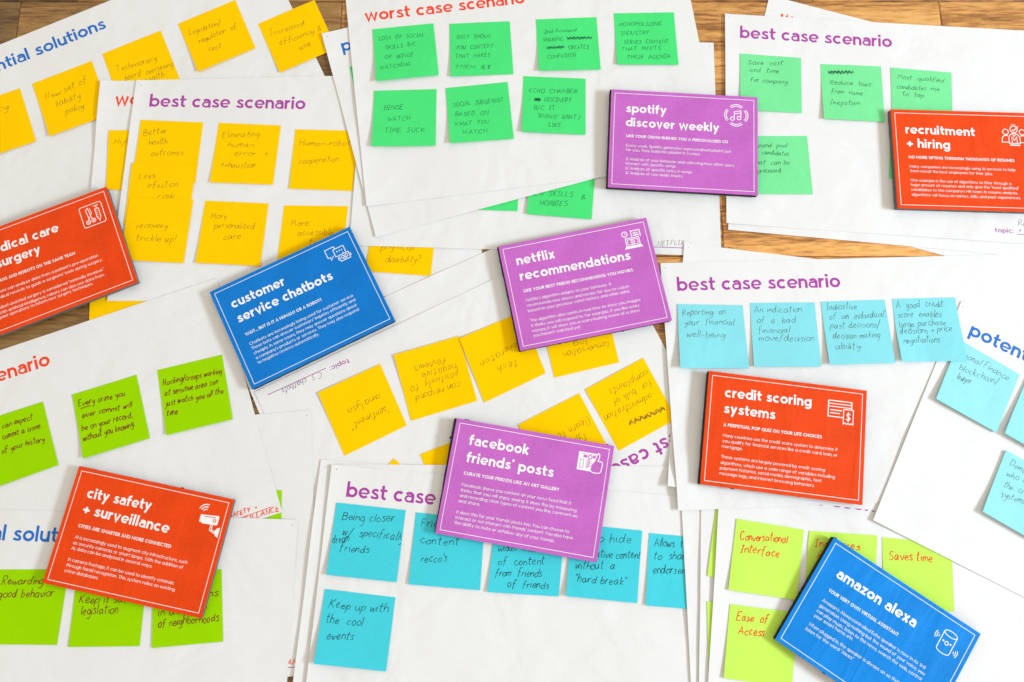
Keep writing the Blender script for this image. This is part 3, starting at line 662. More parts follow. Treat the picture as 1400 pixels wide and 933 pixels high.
# ================================================================ geometric print face (x-height 1)
ASC, CAP, DSC = 1.46, 1.36, -.42
def glyph(c, w, single):
    """-> (strokes, fills, left edge to right edge width); strokes are centre lines for pen width w"""
    h = w / 2; R = .5 - h; S = []; Fl = []; T = 1 - h
    def st(*p): S.append(list(p))
    def dot(x, y, r=None): Fl.append([(x + (r or w * .62) * cos(2 * pi * i / 10), y + (r or w * .62) * sin(2 * pi * i / 10)) for i in range(10)])
    W = 1.0
    if c == 'o': S.append(arc(.5, .5, R, R, 0, 360, 24) + ['c'])
    elif c == 'c': S.append(arc(.5, .5, R, R, 48, 312, 18)); W = .9
    elif c == 'e': S.append([(.5 - R, .47), (.5 + R, .47), .62]); S.append(arc(.5, .5, R + h * .12, R + h * .12, -4, 316, 20) + [.9]); W = .98
    elif c in 'bdpq' or (c == 'a' and single) or c == 'g':
        S.append(arc(.5, .5, R, R, 0, 360, 24) + ['c']); x = h if c in 'bp' else 1 - h
        if c == 'b': st((x, 0), (x, ASC))
        if c == 'd': st((x, 0), (x, ASC))
        if c == 'p': st((x, 1), (x, DSC))
        if c == 'q': st((x, 1), (x, DSC))
        if c == 'a': st((x, 0), (x, 1))
        if c == 'g': S.append([(x, 1), (x, .02)] + arc(.5, .02, R, .44 - h, 0, -150, 10)[1:] + [.88])
    elif c == 'a':
        W = .86; x = W - h
        S.append([(x, 0), (x, .62)] + arc(.43, .62, x - .43, T - .62, 0, 152, 9)[1:])
        S.append([(x, .585), (.42, .585)] + arc(.40, .29 + h * .0, .40 - h, .295 - h + h * .0, 90, 270, 10)[1:] + [(.50, h), (x, .28)])
        hb = h * .74; S[-1] = [(x, .60), (.40, .60)] + arc(.385, .30 + hb / 2, .385 - hb, .30 - hb / 2, 90, 270, 10)[1:] + arc(.45, .38 + hb * .0, x - .45, .38 - hb, -90, 0, 6)[1:] + [.74]
    elif c in 'nh':
        W = .86; r = (W - w) / 2; st((h, 0), (h, 1 if c == 'n' else ASC)); S.append([(h, .5)] + arc(h + r, T - r, r, r, 180, 0, 10) + [(W - h, 0)])
    elif c == 'm':
        W = 1.38; r = (W - w) / 4; st((h, 0), (h, 1))
        S.append([(h, .5)] + arc(h + r, T - r, r, r, 180, 0, 10) + [(h + 2 * r, 0), .9]); S.append([(h + 2 * r, .5)] + arc(h + 3 * r, T - r, r, r, 180, 0, 10) + [(h + 4 * r, 0), .9])
    elif c == 'u':
        W = .86; r = (W - w) / 2; st((W - h, 0), (W - h, 1)); S.append([(h, 1)] + arc(h + r, h + r, r, r, 180, 360, 10) + [(W - h, .5)])
    elif c == 'r': W = .58; st((h, 0), (h, 1)); S.append([(h, .45)] + arc(h + .36, T - .36, .36, .36, 180, 84, 7))
    elif c == 'i': W = w; st((h, 0), (h, 1)); dot(h, 1.27)
    elif c == 'l': W = w; st((h, 0), (h, ASC))
    elif c == 'j': W = w + .1; st((h + .1, 1), (h + .1, -.1), (h - .02, -.34), (-.12, -.36)); dot(h + .1, 1.27)
    elif c == 't': W = .62; st((.0, T), (W, T), .85); S.append([(.2 + h * .4, 1.34), (.2 + h * .4, .3)] + arc(.2 + h * .4 + .26, .3 + 0, .26, .3 - h, 180, 275, 6)[1:])
    elif c == 'f': W = .62; st((.0, T), (W - .02, T)); S.append([(.2 + h * .3, 0), (.2 + h * .3, 1.12)] + arc(.2 + h * .3 + .27, 1.12, .27, ASC - 1.12 - h, 180, 80, 6)[1:])
    elif c == 's':
        W = .76; S.append(smooth_line([(.70 - h * .3, .80 - h * .2), (.55, T - .02), (.38, T), (.16 + h * .5, .86 - h * .6), (.15 + h * .5, .66), (.38, .53), (.58, .42), (.76 - h, .26 + h * .2), (.62, h + .03), (.38, h), (.18, h + .05), (.03 + h * .3, .19 + h * .3)], 3) + [.86])
    elif c == 'k': W = .82; st((h, 0), (h, ASC)); st((W - w * .5, 1), (h, .40)); st((.32, .56), (W - w * .35, 0))
    elif c == 'v': W = .92; st((w * .5, 1), (W / 2, .02), (W - w * .5, 1))
    elif c == 'w': W = 1.38; st((w * .5, 1), (.38, .03), (W / 2, .95), (1.0, .03), (W - w * .5, 1))
    elif c == 'x': W = .86; st((w * .5, 1), (W - w * .5, 0)); st((W - w * .5, 1), (w * .5, 0))
    elif c == 'y': W = .92; st((w * .5, 1), (W / 2 + .01, .03)); st((W - w * .5, 1), (.22, DSC))
    elif c == 'z': W = .78; st((.04, T), (W - w * .55, T), (w * .55, h), (W - .02, h))
    elif c == "'" or c == '\u2019': W = w; st((h + .03, ASC), (h - .02, ASC - .36))
    elif c == '"': W = w * 2.4; st((h, ASC), (h, ASC - .34)); st((h + w * 1.5, ASC), (h + w * 1.5, ASC - .34))
    elif c == '.': W = w; dot(h, w * .6)
    elif c == ',': W = w; st((h + .04, w * 1.1), (h - .08, -.24))
    elif c == ':': W = w; dot(h, w * .6); dot(h, .86)
    elif c == '-': W = .5; st((.02, .5), (.48, .5))
    elif c == '+': W = .86; st((.02, .55), (.84, .55)); st((.43, .14), (.43, .96))
    elif c == '/': W = .55; st((0, -.2), (.55, 1.5))
    elif c == '?': W = .62; S.append(arc(.31, CAP - .31, .31 - h, .31 - h, 170, -60, 10) + [(.31, .58), (.31, .42)]); dot(.31, w * .6)
    elif c == '1': W = .4; st((0, 1.1), (.4 - h, CAP - .03), (.4 - h, 0))
    elif c == '2': W = .8; S.append(arc(.4, CAP - .4, .4 - h, .4 - h, 165, -35, 10) + [(.05 + h, h), (.8, h)])
    elif c == '3': W = .8; S.append(arc(.4, .98, .34 - h, .38 - h, 150, -90, 10)); S.append(arc(.4, .4, .4 - h, .4 - h, 90, -150, 12))
    elif c == '$': W = .8; S.append(smooth_line([(.70, 1.1), (.4, CAP - h), (.1 + h, 1.0), (.4, .70), (.7 - h * .3, .4), (.4, h), (.06, .28)], 3)); st((.4, CAP + .15), (.4, -.15))
    elif c == 'A': W = 1.16; st((w * .45, 0), (W / 2, CAP - .03), (W - w * .45, 0)); st((.26, .40), (W - .26, .40), .75)
    elif c == 'B':
        W = .92; st((h, 0), (h, CAP)); S.append([(h, CAP - h), (.48, CAP - h)] + arc(.5, (CAP * .5 + CAP) / 2, .30, CAP / 4 - h / 2 + .0, 90, -90, 8) + [(h, CAP / 2), .8]); S.append([(h, CAP / 2), (.5, CAP / 2)] + arc(.54, CAP / 4 + h / 2, .36 - h * .3, CAP / 4 - h / 2, 90, -90, 8) + [(h, h), .8])
    elif c == 'C': W = 1.2; S.append(arc(.68, CAP / 2, .68 - h, CAP / 2 - h, 48, 312, 18))
    elif c == 'G': W = 1.3; S.append(arc(.68, CAP / 2, .68 - h, CAP / 2 - h, 48, 352, 18) + [(1.3 - h, .62), (.74, .62)])
    elif c in 'OQ':
        W = 1.36; S.append(arc(.68, CAP / 2, .68 - h, CAP / 2 - h, 0, 360, 26) + ['c'])
        if c == 'Q': st((.82, .42), (1.28, -.04))
    elif c == 'D': W = 1.14; S.append([(h, h), (h, CAP - h), (.46, CAP - h)] + arc(.46, CAP / 2, .68 - h, CAP / 2 - h, 90, -90, 12)[1:] + [(h, h)])
    elif c == 'E': W = .82; st((W, CAP - h), (h, CAP - h), (h, h), (W, h)); st((h, CAP / 2), (W - .08, CAP / 2), .8)
    elif c == 'F': W = .80; st((W, CAP - h), (h, CAP - h), (h, 0)); st((h, CAP / 2 - .02), (W - .08, CAP / 2 - .02), .8)
    elif c == 'H': W = 1.04; st((h, 0), (h, CAP)); st((W - h, 0), (W - h, CAP)); st((h, CAP / 2), (W - h, CAP / 2))
    elif c == 'I': W = w; st((h, 0), (h, CAP))
    elif c == 'J': W = .7; S.append([(W - h, CAP), (W - h, .36)] + arc(.34, .36, .36 - h, .36 - h, 0, -150, 8)[1:])
    elif c == 'K': W = 1.0; st((h, 0), (h, CAP)); st((W - w * .4, CAP), (h, .52)); st((.36, .76), (W - w * .3, 0))
    elif c == 'L': W = .74; st((h, CAP), (h, h), (W, h))
    elif c == 'M': W = 1.34; st((h, 0), (h, CAP - .04), (W / 2, .38), (W - h, CAP - .04), (W - h, 0))
    elif c == 'N': W = 1.08; st((h, 0), (h, CAP - .04), (W - h, .04), (W - h, CAP))
    elif c == 'P': W = .88; st((h, 0), (h, CAP)); S.append([(h, CAP - h), (.50, CAP - h)] + arc(.50, CAP - .40, .38 - h, .40 - h, 90, -90, 8)[1:] + [(h, CAP - .80 + h)])
    elif c == 'R': W = .92; st((h, 0), (h, CAP)); S.append([(h, CAP - h), (.50, CAP - h)] + arc(.50, CAP - .40, .38 - h, .40 - h, 90, -90, 8)[1:] + [(h, CAP - .80 + h)]); st((.45, .55), (W - w * .3, 0))
    elif c == 'S':
        W = .88; S.append(smooth_line([(.80 - h * .2, 1.10), (.66, CAP - h - .05), (.45, CAP - h), (.18, CAP - .14), (.10 + h, 1.02), (.22, .82), (.45, .72), (.70, .60), (.84 - h * .5, .36), (.70, .12 + h * .3), (.44, h), (.2, h + .06), (.04 + h * .3, .28)], 3) + [.84])
    elif c == 'T': W = .92; st((0, CAP - h), (W, CAP - h)); st((W / 2, CAP - h), (W / 2, 0))
    elif c == 'U': W = 1.02; S.append([(h, CAP), (h, .5)] + arc(W / 2, .5, W / 2 - h, .5 - h, 180, 360, 12)[1:] + [(W - h, CAP)])
    elif c == 'V': W = 1.1; st((w * .45, CAP), (W / 2, .03), (W - w * .45, CAP))
    elif c == 'W': W = 1.66; st((w * .45, CAP), (.46, .04), (W / 2, CAP - .08), (1.2, .04), (W - w * .45, CAP))
    elif c == 'X': W = 1.0; st((w * .5, CAP), (W - w * .5, 0)); st((W - w * .5, CAP), (w * .5, 0))
    elif c == 'Y': W = 1.0; st((w * .45, CAP), (W / 2, .62), (W - w * .45, CAP)); st((W / 2, .66), (W / 2, 0))
    elif c == 'Z': W = .92; st((.03, CAP - h), (W - w * .5, CAP - h), (w * .5, h), (W, h))
    else: W = .5
    return S, Fl, W
def print_text(dst, text, a, b, xh, w, single=False, track=.155, fit=True):
    """sets a line of print from a to b (mm, y up), stretched to end at b"""
    a = np.array(a, float); b = np.array(b, float); x = 0; items = []
    for ch in text:
        if ch == ' ': x += .52; continue
        S, Fl, W = glyph(ch, w, single); items.append((x, S, Fl)); x += W + track + (.05 if ch in 'ilIHNM' else 0)
    x -= track; L = np.hypot(*(b - a)); u = (b - a) / L; n = np.array([-u[1], u[0]]); sx = L / x if fit else xh
    for x0, S, Fl in items:
        for s in S:
            cl = s[-1] == 'c'; s = s[:-1] if cl else s; k = 1.0
            if isinstance(s[-1], float): k = s[-1]; s = s[:-1]
            dst.line([a + u * (x0 + p[0]) * sx + n * p[1] * xh for p in s], w * k * (xh * .55 + sx * .45), closed=cl)
        for p_ in Fl: dst.fill([a + u * (x0 + p[0]) * sx + n * p[1] * xh for p in p_])
# ================================================================ handwriting (x-height 5)
HW = {
'a': '4,4.5 2,5 .3,2.5 1.5,.1 3.4,1.5 4.1,4.7 4,1.2 5,.2', 'b': '.7,9 .4,4 .4,.3;.4,3 2.4,5 4,3 2.6,.1 .4,.6', 'c': '3.6,4.3 2,5 .3,2.5 1.7,.1 3.8,1',
'd': '3.8,4 2,4.9 .3,2.2 1.6,.1 3.5,1.6 4.3,9 4,2 4.9,.2', 'e': '.6,2.4 3.2,3 3,4.7 1.6,4.9 .3,2.4 1.6,.1 4,1', 'f': '4,8.4 2.8,9 1.7,7.5 1.4,3 1.1,-1.5;.2,4.6 3.4,4.9',
'g': '3.8,4.2 2,5 .3,2.8 1.5,.6 3.4,1.8 4,4.6 3.8,-1 2.4,-3.9 .5,-3', 'h': '.9,9 .5,4 .3,.1;.4,2.8 2.2,4.9 3.6,3.6 3.7,.1', 'i': '.5,4.8 .4,1 1,.1;.7,7 .9,6.5',
'j': '1.6,4.8 1.5,-1 .6,-3.6 -.8,-3.2;1.8,7 1.9,6.6', 'k': '.8,9 .3,.1;3.4,4.8 .6,2.4;.9,2.6 3.6,.1', 'l': '1,9 .6,4 .5,1 1.1,.1',
'm': '.3,4.8 .3,.1;.3,3 1.6,4.9 2.6,3.6 2.6,.2;2.6,3 4.1,4.9 5.2,3.6 5.3,.1', 'n': '.3,4.8 .3,.1;.3,3 2,4.9 3.3,3.6 3.5,.1', 'o': '2.2,4.9 .4,3.2 .8,.5 2.8,.2 4,2.6 3,4.8 2,4.8',
'p': '.6,4.9 .3,0 .1,-4;.4,3.4 2.4,5 4,3.2 2.6,.3 .5,.8', 'q': '3.8,4.2 2,5 .3,2.8 1.5,.6 3.6,1.8;4,4.8 3.8,-4', 'r': '.3,4.8 .4,2 .3,.1;.4,2.8 1.6,4.7 3,4.8', 's': '3,4.4 1.6,5 .6,3.8 2.4,2.4 2.8,.8 1.4,0 .1,.6',
't': '2,9 1.4,3 1.7,.4 2.8,.3;-.2,5.9 3.6,6.3', 'u': '.3,4.8 .5,1 1.8,.1 3.3,1.8 3.6,4.8 3.6,1.2 4.5,.1', 'v': '.2,4.8 1.8,.1 3.6,4.9', 'w': '.2,4.8 1.1,.2 2.6,3.8 3.7,.2 5.2,4.9', 'x': '.3,4.8 3.6,.1;3.5,4.8 .1,.1',
'y': '.3,4.8 1,1.8 2.4,1.6 3.6,4.8;3.7,4.8 3,-1.5 1.4,-3.9 .2,-3.2', 'z': '.4,4.6 3.4,4.8 .3,.3 3.6,.2',
'A': '-0,0 2.6,9 5,0;-.9,3 4.4,3.2', 'B': '-.3,0 .5,9;.4,9 3.4,8.6 3.4,5.6 .5,4.8;.5,4.8 4,4.4 4,1 .2,.1', 'C': '5,7.6 3,9 .6,6.5 .6,2 3,0 5.2,1.2', 'D': '-.4,0 .5,9;.3,9 4.2,8 5,4.2 3,.6 .3,.1',
'E': '-4.2,8.9 .5,8.7 .3,.2 4.4,.3;-.4,4.7 3.4,4.8', 'F': '-4.2,9 .5,8.7 .3,0;-.4,4.8 3.4,4.9', 'G': '5,7.6 3,9 .6,6 .8,1.6 3,0 5,1.4 5,4 3.2,4', 'H': '-.4,9 .4,0;-4.4,9 4.5,0;-.4,4.6 4.4,4.8', 'I': '-1.2,9 1.1,0;-.1,8.9 2.4,9;-0,0 2.3,.1',
'J': '4,9 3.8,2 2.4,0 .4,1;-1.8,9 5,9', 'K': '-.5,9 .3,0;-4.4,9 .5,4.2;-1,4.8 4.6,0', 'L': '-.5,9 .3,.2 4,.3', 'M': '-.2,0 .8,9 2.8,3.4 5,9 5.6,0', 'N': '-.3,0 .6,9 4.4,.2 4.8,9', 'O': '3,9 .5,6.5 .7,1.6 3,.1 5,2.6 4.8,7 3,8.9',
'P': '-.3,0 .5,9;.4,8.9 3.8,8.5 4,5.4 .5,4.4', 'R': '-.3,0 .5,9;.4,8.9 3.8,8.5 3.8,5.6 .5,4.7;-1.6,4.7 4.4,0', 'S': '4.4,8 2.4,9 .7,7 2.6,5 4.2,2.6 2.6,.1 .2,1.2', 'T': '-0,8.8 5.2,9;-2.6,8.9 2.4,0', 'U': '.4,9 .6,2 2.4,0 4.4,2 4.7,9',
'V': '-.2,9 2.4,0 4.8,9', 'W': '-.2,9 1.6,.2 3.2,6.8 4.8,.2 6.8,9', 'X': '-.3,9 4.6,0;-4.6,9 .1,0', 'Y': '-.3,9 2.4,4.6;-4.8,9 1.4,0', 'Z': '-.3,8.8 4.4,8.9 .3,.3 4.8,.3', 'Q': '3,9 .5,6.5 .7,1.6 3,.1 5,2.6 4.8,7 3,8.9;-3,2 5.4,-.6',
'0': '2.6,9 .6,6 1,1 2.8,.2 4.2,4 3.6,8 2.5,9', '2': '.5,7 2,9 3.8,7 .4,.3 4,.2', '.': '.2,.5 .7,.1', ',': '.8,.8 .2,-1.4', '-': '.4,3.2 3.4,3.4', '+': '-.2,3.4 4,3.6;-2.1,5.6 2,1.2', '/': '-3.4,10 0,-2', '!': '-1,9 .7,2.6;.6,.6 .8,.2',
'?': '.3,7.4 1.8,9 3.6,7.4 2,4.8 1.8,2.6;1.8,.6 2,.2', '"': '-.4,9.4 .3,7.2;-1.8,9.4 1.6,7.2', "'": '-.8,9.4 .4,7.4', '(': '2.4,10 .5,6 .8,1 2.6,-2', ')': '.4,10 2.4,6 2,1 .2,-2', ':': '.3,4 .5,3.6;.3,.8 .5,.4', '$': '4,7.4 2.2,8.2 .8,6.6 2.4,4.6 3.8,2.6 2.2,.8 .2,1.8;-2.4,9.6 2,-.8',
'&': '4.6,.2 1.2,6.6 2.6,8.8 3.6,7 .5,2.4 1.6,.1 4.4,3.6',
}
def hw_parse():
    G = {}
    for k, v in HW.items():
        L = []; W = 0
        for part in v.split(';'):
            straight = part.startswith('-') and not k == '-'; part = part[1:] if straight else part
            p = [tuple(float(t) for t in q.split(',')) for q in part.split()]; W = max(W, max(t[0] for t in p)); L.append((straight, p))
        G[k] = (L, W)
    return G
HG = hw_parse()
def hand_text(dst, text, a, b, xh, pen, rng):
    a = np.array(a, float); b = np.array(b, float); L = np.hypot(*(b - a)); u = (b - a) / L; n = np.array([-u[1], u[0]])
    if text == '_':
        dst.line(smooth_line([a, (a + b) / 2 + n * .3, b]), pen); return
    x = 0; items = []; scrib = False
    caps = sum(c.isupper() for c in text) > .6 * sum(c.isalpha() for c in text)
    slant = rng.uniform(.08, .26)
    for ch in text:
        if ch == '~': scrib = True; continue
        if ch == ' ': x += 3.4; scrib = scrib and False; continue
        g, W = HG.get(ch, HG['o']); items.append((x, g, scrib)); x += W + (1.5 if ch.isupper() or caps else .9) + rng.uniform(-.25, .25)
    x = max(x - 1, 1); sx = L / x; sy = xh / 5
    ph = rng.uniform(0, 6); last = None; chars = [c for c in text if c not in ' ~']; k_ = -1
    for x0, g, sb in items:
        k_ += 1
        dy = rng.uniform(-.5, .5) + .5 * sin(x0 * .12 + ph); k = rng.uniform(.86, 1.14); kk = rng.uniform(.85, 1.1)
        for straight, p in g:
            q = [(px_ + rng.uniform(-.26, .26), py_ + rng.uniform(-.3, .3)) for px_, py_ in p]
            q = q if (straight or len(q) < 3) else smooth_line(q, 4)
            P = [a + u * (x0 + (X * kk + Y * slant * (sy / sx))) * sx + n * (Y * k + dy) * sy for X, Y in q]
            dst.line(P, pen * rng.uniform(.85, 1.1), w_end=pen * rng.uniform(.55, 1.0))
            if p is g[0][1]:   # a running hand joins some letters
                if last is not None and not caps and chars[k_] in 'aceimnorsuvwxydgp' and x0 - last[1] < 1.6 and rng.random() < .55 and np.hypot(*(P[0] - last[0])) < xh * 1.1: dst.line(smooth_line([last[0], (last[0] + P[0]) / 2 - n * xh * .12, P[0]], 3), pen * .7)
        last = (P[-1], x0 + max(q_[0] for _, pp in g for q_ in pp)) if len(g) == 1 else None
    if any(t[2] for t in items):
        xs = [t[0] for t in items if t[2]]; x0, x1 = min(xs), max(xs) + 5
        for r in range(3):
            P = [a + u * (x0 + (x1 - x0) * t / 14) * sx + n * (4 + 2.6 * ((-1) ** t) * rng.uniform(.5, 1) + r - 1) * sy for t in range(15)]
            dst.line(smooth_line(P, 3), pen)
# ================================================================ the pile: height of whatever lies on the table
CELL = .004; X0, Y0 = -1.1, -.8; NX, NY = 560, 440
HM = np.zeros((NY, NX), np.float64)
gx = X0 + (np.arange(NX) + .5) * CELL; gy = Y0 + (np.arange(NY) + .5) * CELL
def quad_mask(Q, grow):
    Q = np.array(Q); lo = Q.min(0) - grow - CELL; hi = Q.max(0) + grow + CELL
    i0, i1 = np.clip([int((lo[0] - X0) / CELL), int((hi[0] - X0) / CELL) + 1], 0, NX); j0, j1 = np.clip([int((lo[1] - Y0) / CELL), int((hi[1] - Y0) / CELL) + 1], 0, NY)
    XX, YY = np.meshgrid(gx[i0:i1], gy[j0:j1]); m = np.ones(XX.shape, bool)
    area_ = 0.5 * sum(Q[k][0] * Q[(k + 1) % 4][1] - Q[(k + 1) % 4][0] * Q[k][1] for k in range(4)); sg = 1 if area_ > 0 else -1
    for k in range(4):
        a, b = Q[k], Q[(k + 1) % 4]; d = (b - a) / np.hypot(*(b - a)); m &= sg * (d[0] * (YY - a[1]) - d[1] * (XX - a[0])) > -grow
    return (slice(j0, j1), slice(i0, i1)), m
def maxf(A, r):
    for ax in (0, 1):
        B = A.copy()
        for s in range(1, r + 1):
            p = np.roll(A, s, ax); q = np.roll(A, -s, ax)
            if ax == 0: p[:s] = 0; q[-s:] = 0
            else: p[:, :s] = 0; q[:, -s:] = 0
            B = np.maximum(B, np.maximum(p, q))
        A = B
    return A
def boxf(A, r):
    for ax in (0, 1):
        P = np.pad(A, [(r + 1, r) if k == ax else (0, 0) for k in (0, 1)]); Cs = np.cumsum(P, ax); n = A.shape[ax]
        A = (np.take(Cs, np.arange(2 * r + 1, 2 * r + 1 + n), ax) - np.take(Cs, np.arange(0, n), ax)) / (2 * r + 1)
    return A
class Surf:
    """a limp sheet lying over whatever is below it; keeps its own height grid so marks can follow it"""
    def __init__(s, Q, nu, nv, r, gap, extra, thick):
        s.Q = np.array(Q, float); s.nu, s.nv, s.th = nu, nv, thick
        sl, m = quad_mask(s.Q, .002 + CELL); H = HM[sl] * m; A = maxf(H, r) * m; wgt = boxf(m.astype(float), r); Z = boxf(A, r) / np.maximum(wgt, 1e-6)
        Z = np.maximum(Z, H)
        # spread beyond the outline so edges sample well
        for _ in range(3):
            o = ~m; W2 = boxf(m.astype(float), 1); Z2 = boxf(Z * m, 1) / np.maximum(W2, 1e-6); f = o & (W2 > 0); Z[f] = Z2[f]; m = m | f
        s.sl = sl; U, V = np.meshgrid(np.linspace(0, 1, nu + 1), np.linspace(0, 1, nv + 1)); s.U, s.V = U, V
        s.X, s.Y = s.xy(U, V); z = s.sample(Z, s.X, s.Y) + gap + extra(U, V, s.X, s.Y)
        s.Z = z
        # update the pile
        sl2, m2 = quad_mask(s.Q, .001); XX, YY = np.meshgrid(gx[sl2[1]], gy[sl2[0]]); zz = s.z_at(XX.ravel(), YY.ravel()).reshape(XX.shape) + thick
        HM[sl2] = np.where(m2, np.maximum(HM[sl2], zz), HM[sl2])
    def xy(s, U, V):
        Q = s.Q; f = lambda k: (1 - U) * (1 - V) * Q[0][k] + U * (1 - V) * Q[1][k] + U * V * Q[2][k] + (1 - U) * V * Q[3][k]
        return f(0), f(1)
    def sample(s, Z, X, Y):
        j0 = s.sl[0].start; i0 = s.sl[1].start; fx = (X - gx[i0]) / CELL; fy = (Y - gy[j0]) / CELL
        fx = np.clip(fx, 0, Z.shape[1] - 1.001); fy = np.clip(fy, 0, Z.shape[0] - 1.001); i = fx.astype(int); j = fy.astype(int); a = fx - i; b = fy - j
        return (1 - a) * (1 - b) * Z[j, i] + a * (1 - b) * Z[j, i + 1] + a * b * Z[j + 1, i + 1] + (1 - a) * b * Z[j + 1, i]
    def uv(s, X, Y):
        Q = s.Q; U = np.full(np.shape(X), .5); V = U.copy()
        for _ in range(6):
            x, y = s.xy(U, V); ex, ey = X - x, Y - y
            xu = (1 - V) * (Q[1][0] - Q[0][0]) + V * (Q[2][0] - Q[3][0]); yu = (1 - V) * (Q[1][1] - Q[0][1]) + V * (Q[2][1] - Q[3][1])
            xv = (1 - U) * (Q[3][0] - Q[0][0]) + U * (Q[2][0] - Q[1][0]); yv = (1 - U) * (Q[3][1] - Q[0][1]) + U * (Q[2][1] - Q[1][1])
            D = xu * yv - xv * yu; U = U + (ex * yv - ey * xv) / D; V = V + (xu * ey - yu * ex) / D
        return U, V
    def z_at(s, X, Y):
        U, V = s.uv(np.asarray(X, float), np.asarray(Y, float)); U = np.clip(U, 0, 1) * s.nu; V = np.clip(V, 0, 1) * s.nv
        i = np.minimum(U.astype(int), s.nu - 1); j = np.minimum(V.astype(int), s.nv - 1); a = U - i; b = V - j; Z = s.Z
        return (1 - a) * (1 - b) * Z[j, i] + a * (1 - b) * Z[j, i + 1] + a * b * Z[j + 1, i + 1] + (1 - a) * b * Z[j + 1, i]
    def mesh(s, name, mat, parent=None):
        n1 = s.nu + 1; top = np.stack([s.X.ravel(), s.Y.ravel(), s.Z.ravel() + s.th], 1); bot = top.copy(); bot[:, 2] -= s.th; K = len(top)
        F = []
        for j in range(s.nv):
            for i in range(s.nu):
                a = j * n1 + i; q = (a, a + n1, a + n1 + 1, a + 1); F.append(q); F.append(tuple(K + t for t in reversed(q)))
        rim = [i for i in range(n1)] + [j * n1 + s.nu for j in range(1, s.nv + 1)] + [s.nv * n1 + i for i in range(s.nu - 1, -1, -1)] + [j * n1 for j in range(s.nv - 1, 0, -1)]
        V = np.vstack([top, bot, top[rim], bot[rim]]); R0 = 2 * K; R1 = R0 + len(rim)
        for k in range(len(rim)):
            l = (k + 1) % len(rim); F.append((R0 + k, R0 + l, R1 + l, R1 + k))
        c = s.Q.mean(0); return link_mesh(name, V, F, mat, parent, (c[0], c[1], float(s.Z.min())), smooth=True)
def marks(name, st, surf, mat, parent, lift=.00009):
    """lays flat strokes (mm, table coordinates) on a sheet's surface, as a part of that sheet; strokes beyond the paper are trimmed away"""
    if not st.f: return None
    P = np.array(st.v) / 1000; U, V = surf.uv(P[:, 0], P[:, 1]); ok = (U > .004) & (U < .996) & (V > .004) & (V < .996)
    F = [f for f in st.f if all(ok[i] for i in f)]
    if not F: return None
    used = sorted({i for f in F for i in f}); mp = {i: k for k, i in enumerate(used)}
    z = surf.z_at(P[:, 0], P[:, 1]) + surf.th + lift + np.array(st.lv) * 6e-6
    VV = np.column_stack([P, z])[used]; o = link_mesh(name, VV, [tuple(mp[i] for i in f) for f in F], mat, parent, tuple(parent.location)); return o
def tag(o, label, cat, group=None):
    o['label'] = label; o['category'] = cat
    if group: o['group'] = group
# ================================================================ the table top: glued hardwood staves
table = bpy.data.objects.new('wooden_table', None); COL.objects.link(table); table.location = (0, 0, -.03)
tag(table, 'wooden table top of glued hardwood staves, dark brown to honey orange, under all the papers', 'table')
def plank(x0, x1, y0, y1, rng):
    g = .00035; e = .0012; T, B = 0.0 - rng.uniform(0, .00015), -.03
    x0 += g; x1 -= g; y0 += g; y1 -= g; V = []
    for z, i in ((T, e), (T - e * .6, 0), (B, 0)): V += [(x0 + i, y0 + i, z), (x1 - i, y0 + i, z), (x1 - i, y1 - i, z), (x0 + i, y1 - i, z)]
    F = [(0, 1, 2, 3), (11, 10, 9, 8)]
    for k in (0, 4):
        for i in range(4): j = (i + 1) % 4; F.append((k + j, k + i, k + 4 + i, k + 4 + j))
    o = link_mesh('plank', [(a, b, c + .03) for a, b, c in V], F, M['wood'], table)
    # staves vary in tone: darker brown towards the left end, honey orange to the right
    xm = (x0 + x1) / 2; d = min(1, max(0, (xm + .55) / .75)); k = rng.uniform(.84, 1.06)
    base = np.array([.34, .37, .34]) * (1 - d) + np.array([1.12, 1.10, 1.04]) * d; o.color = (*(base * k).tolist(), 1)
    return o
rng = random.Random(5)
ys = [508 + 56 * k for k in range(-22, 8)]; ys = [y / 1000 for y in ys]
for r in range(len(ys) - 1):
    x = -1.12 - rng.uniform(0, .2)
    while x < 1.1:
        L = rng.uniform(.34, .62); plank(x, x + L, ys[r], ys[r + 1], rng); x += L
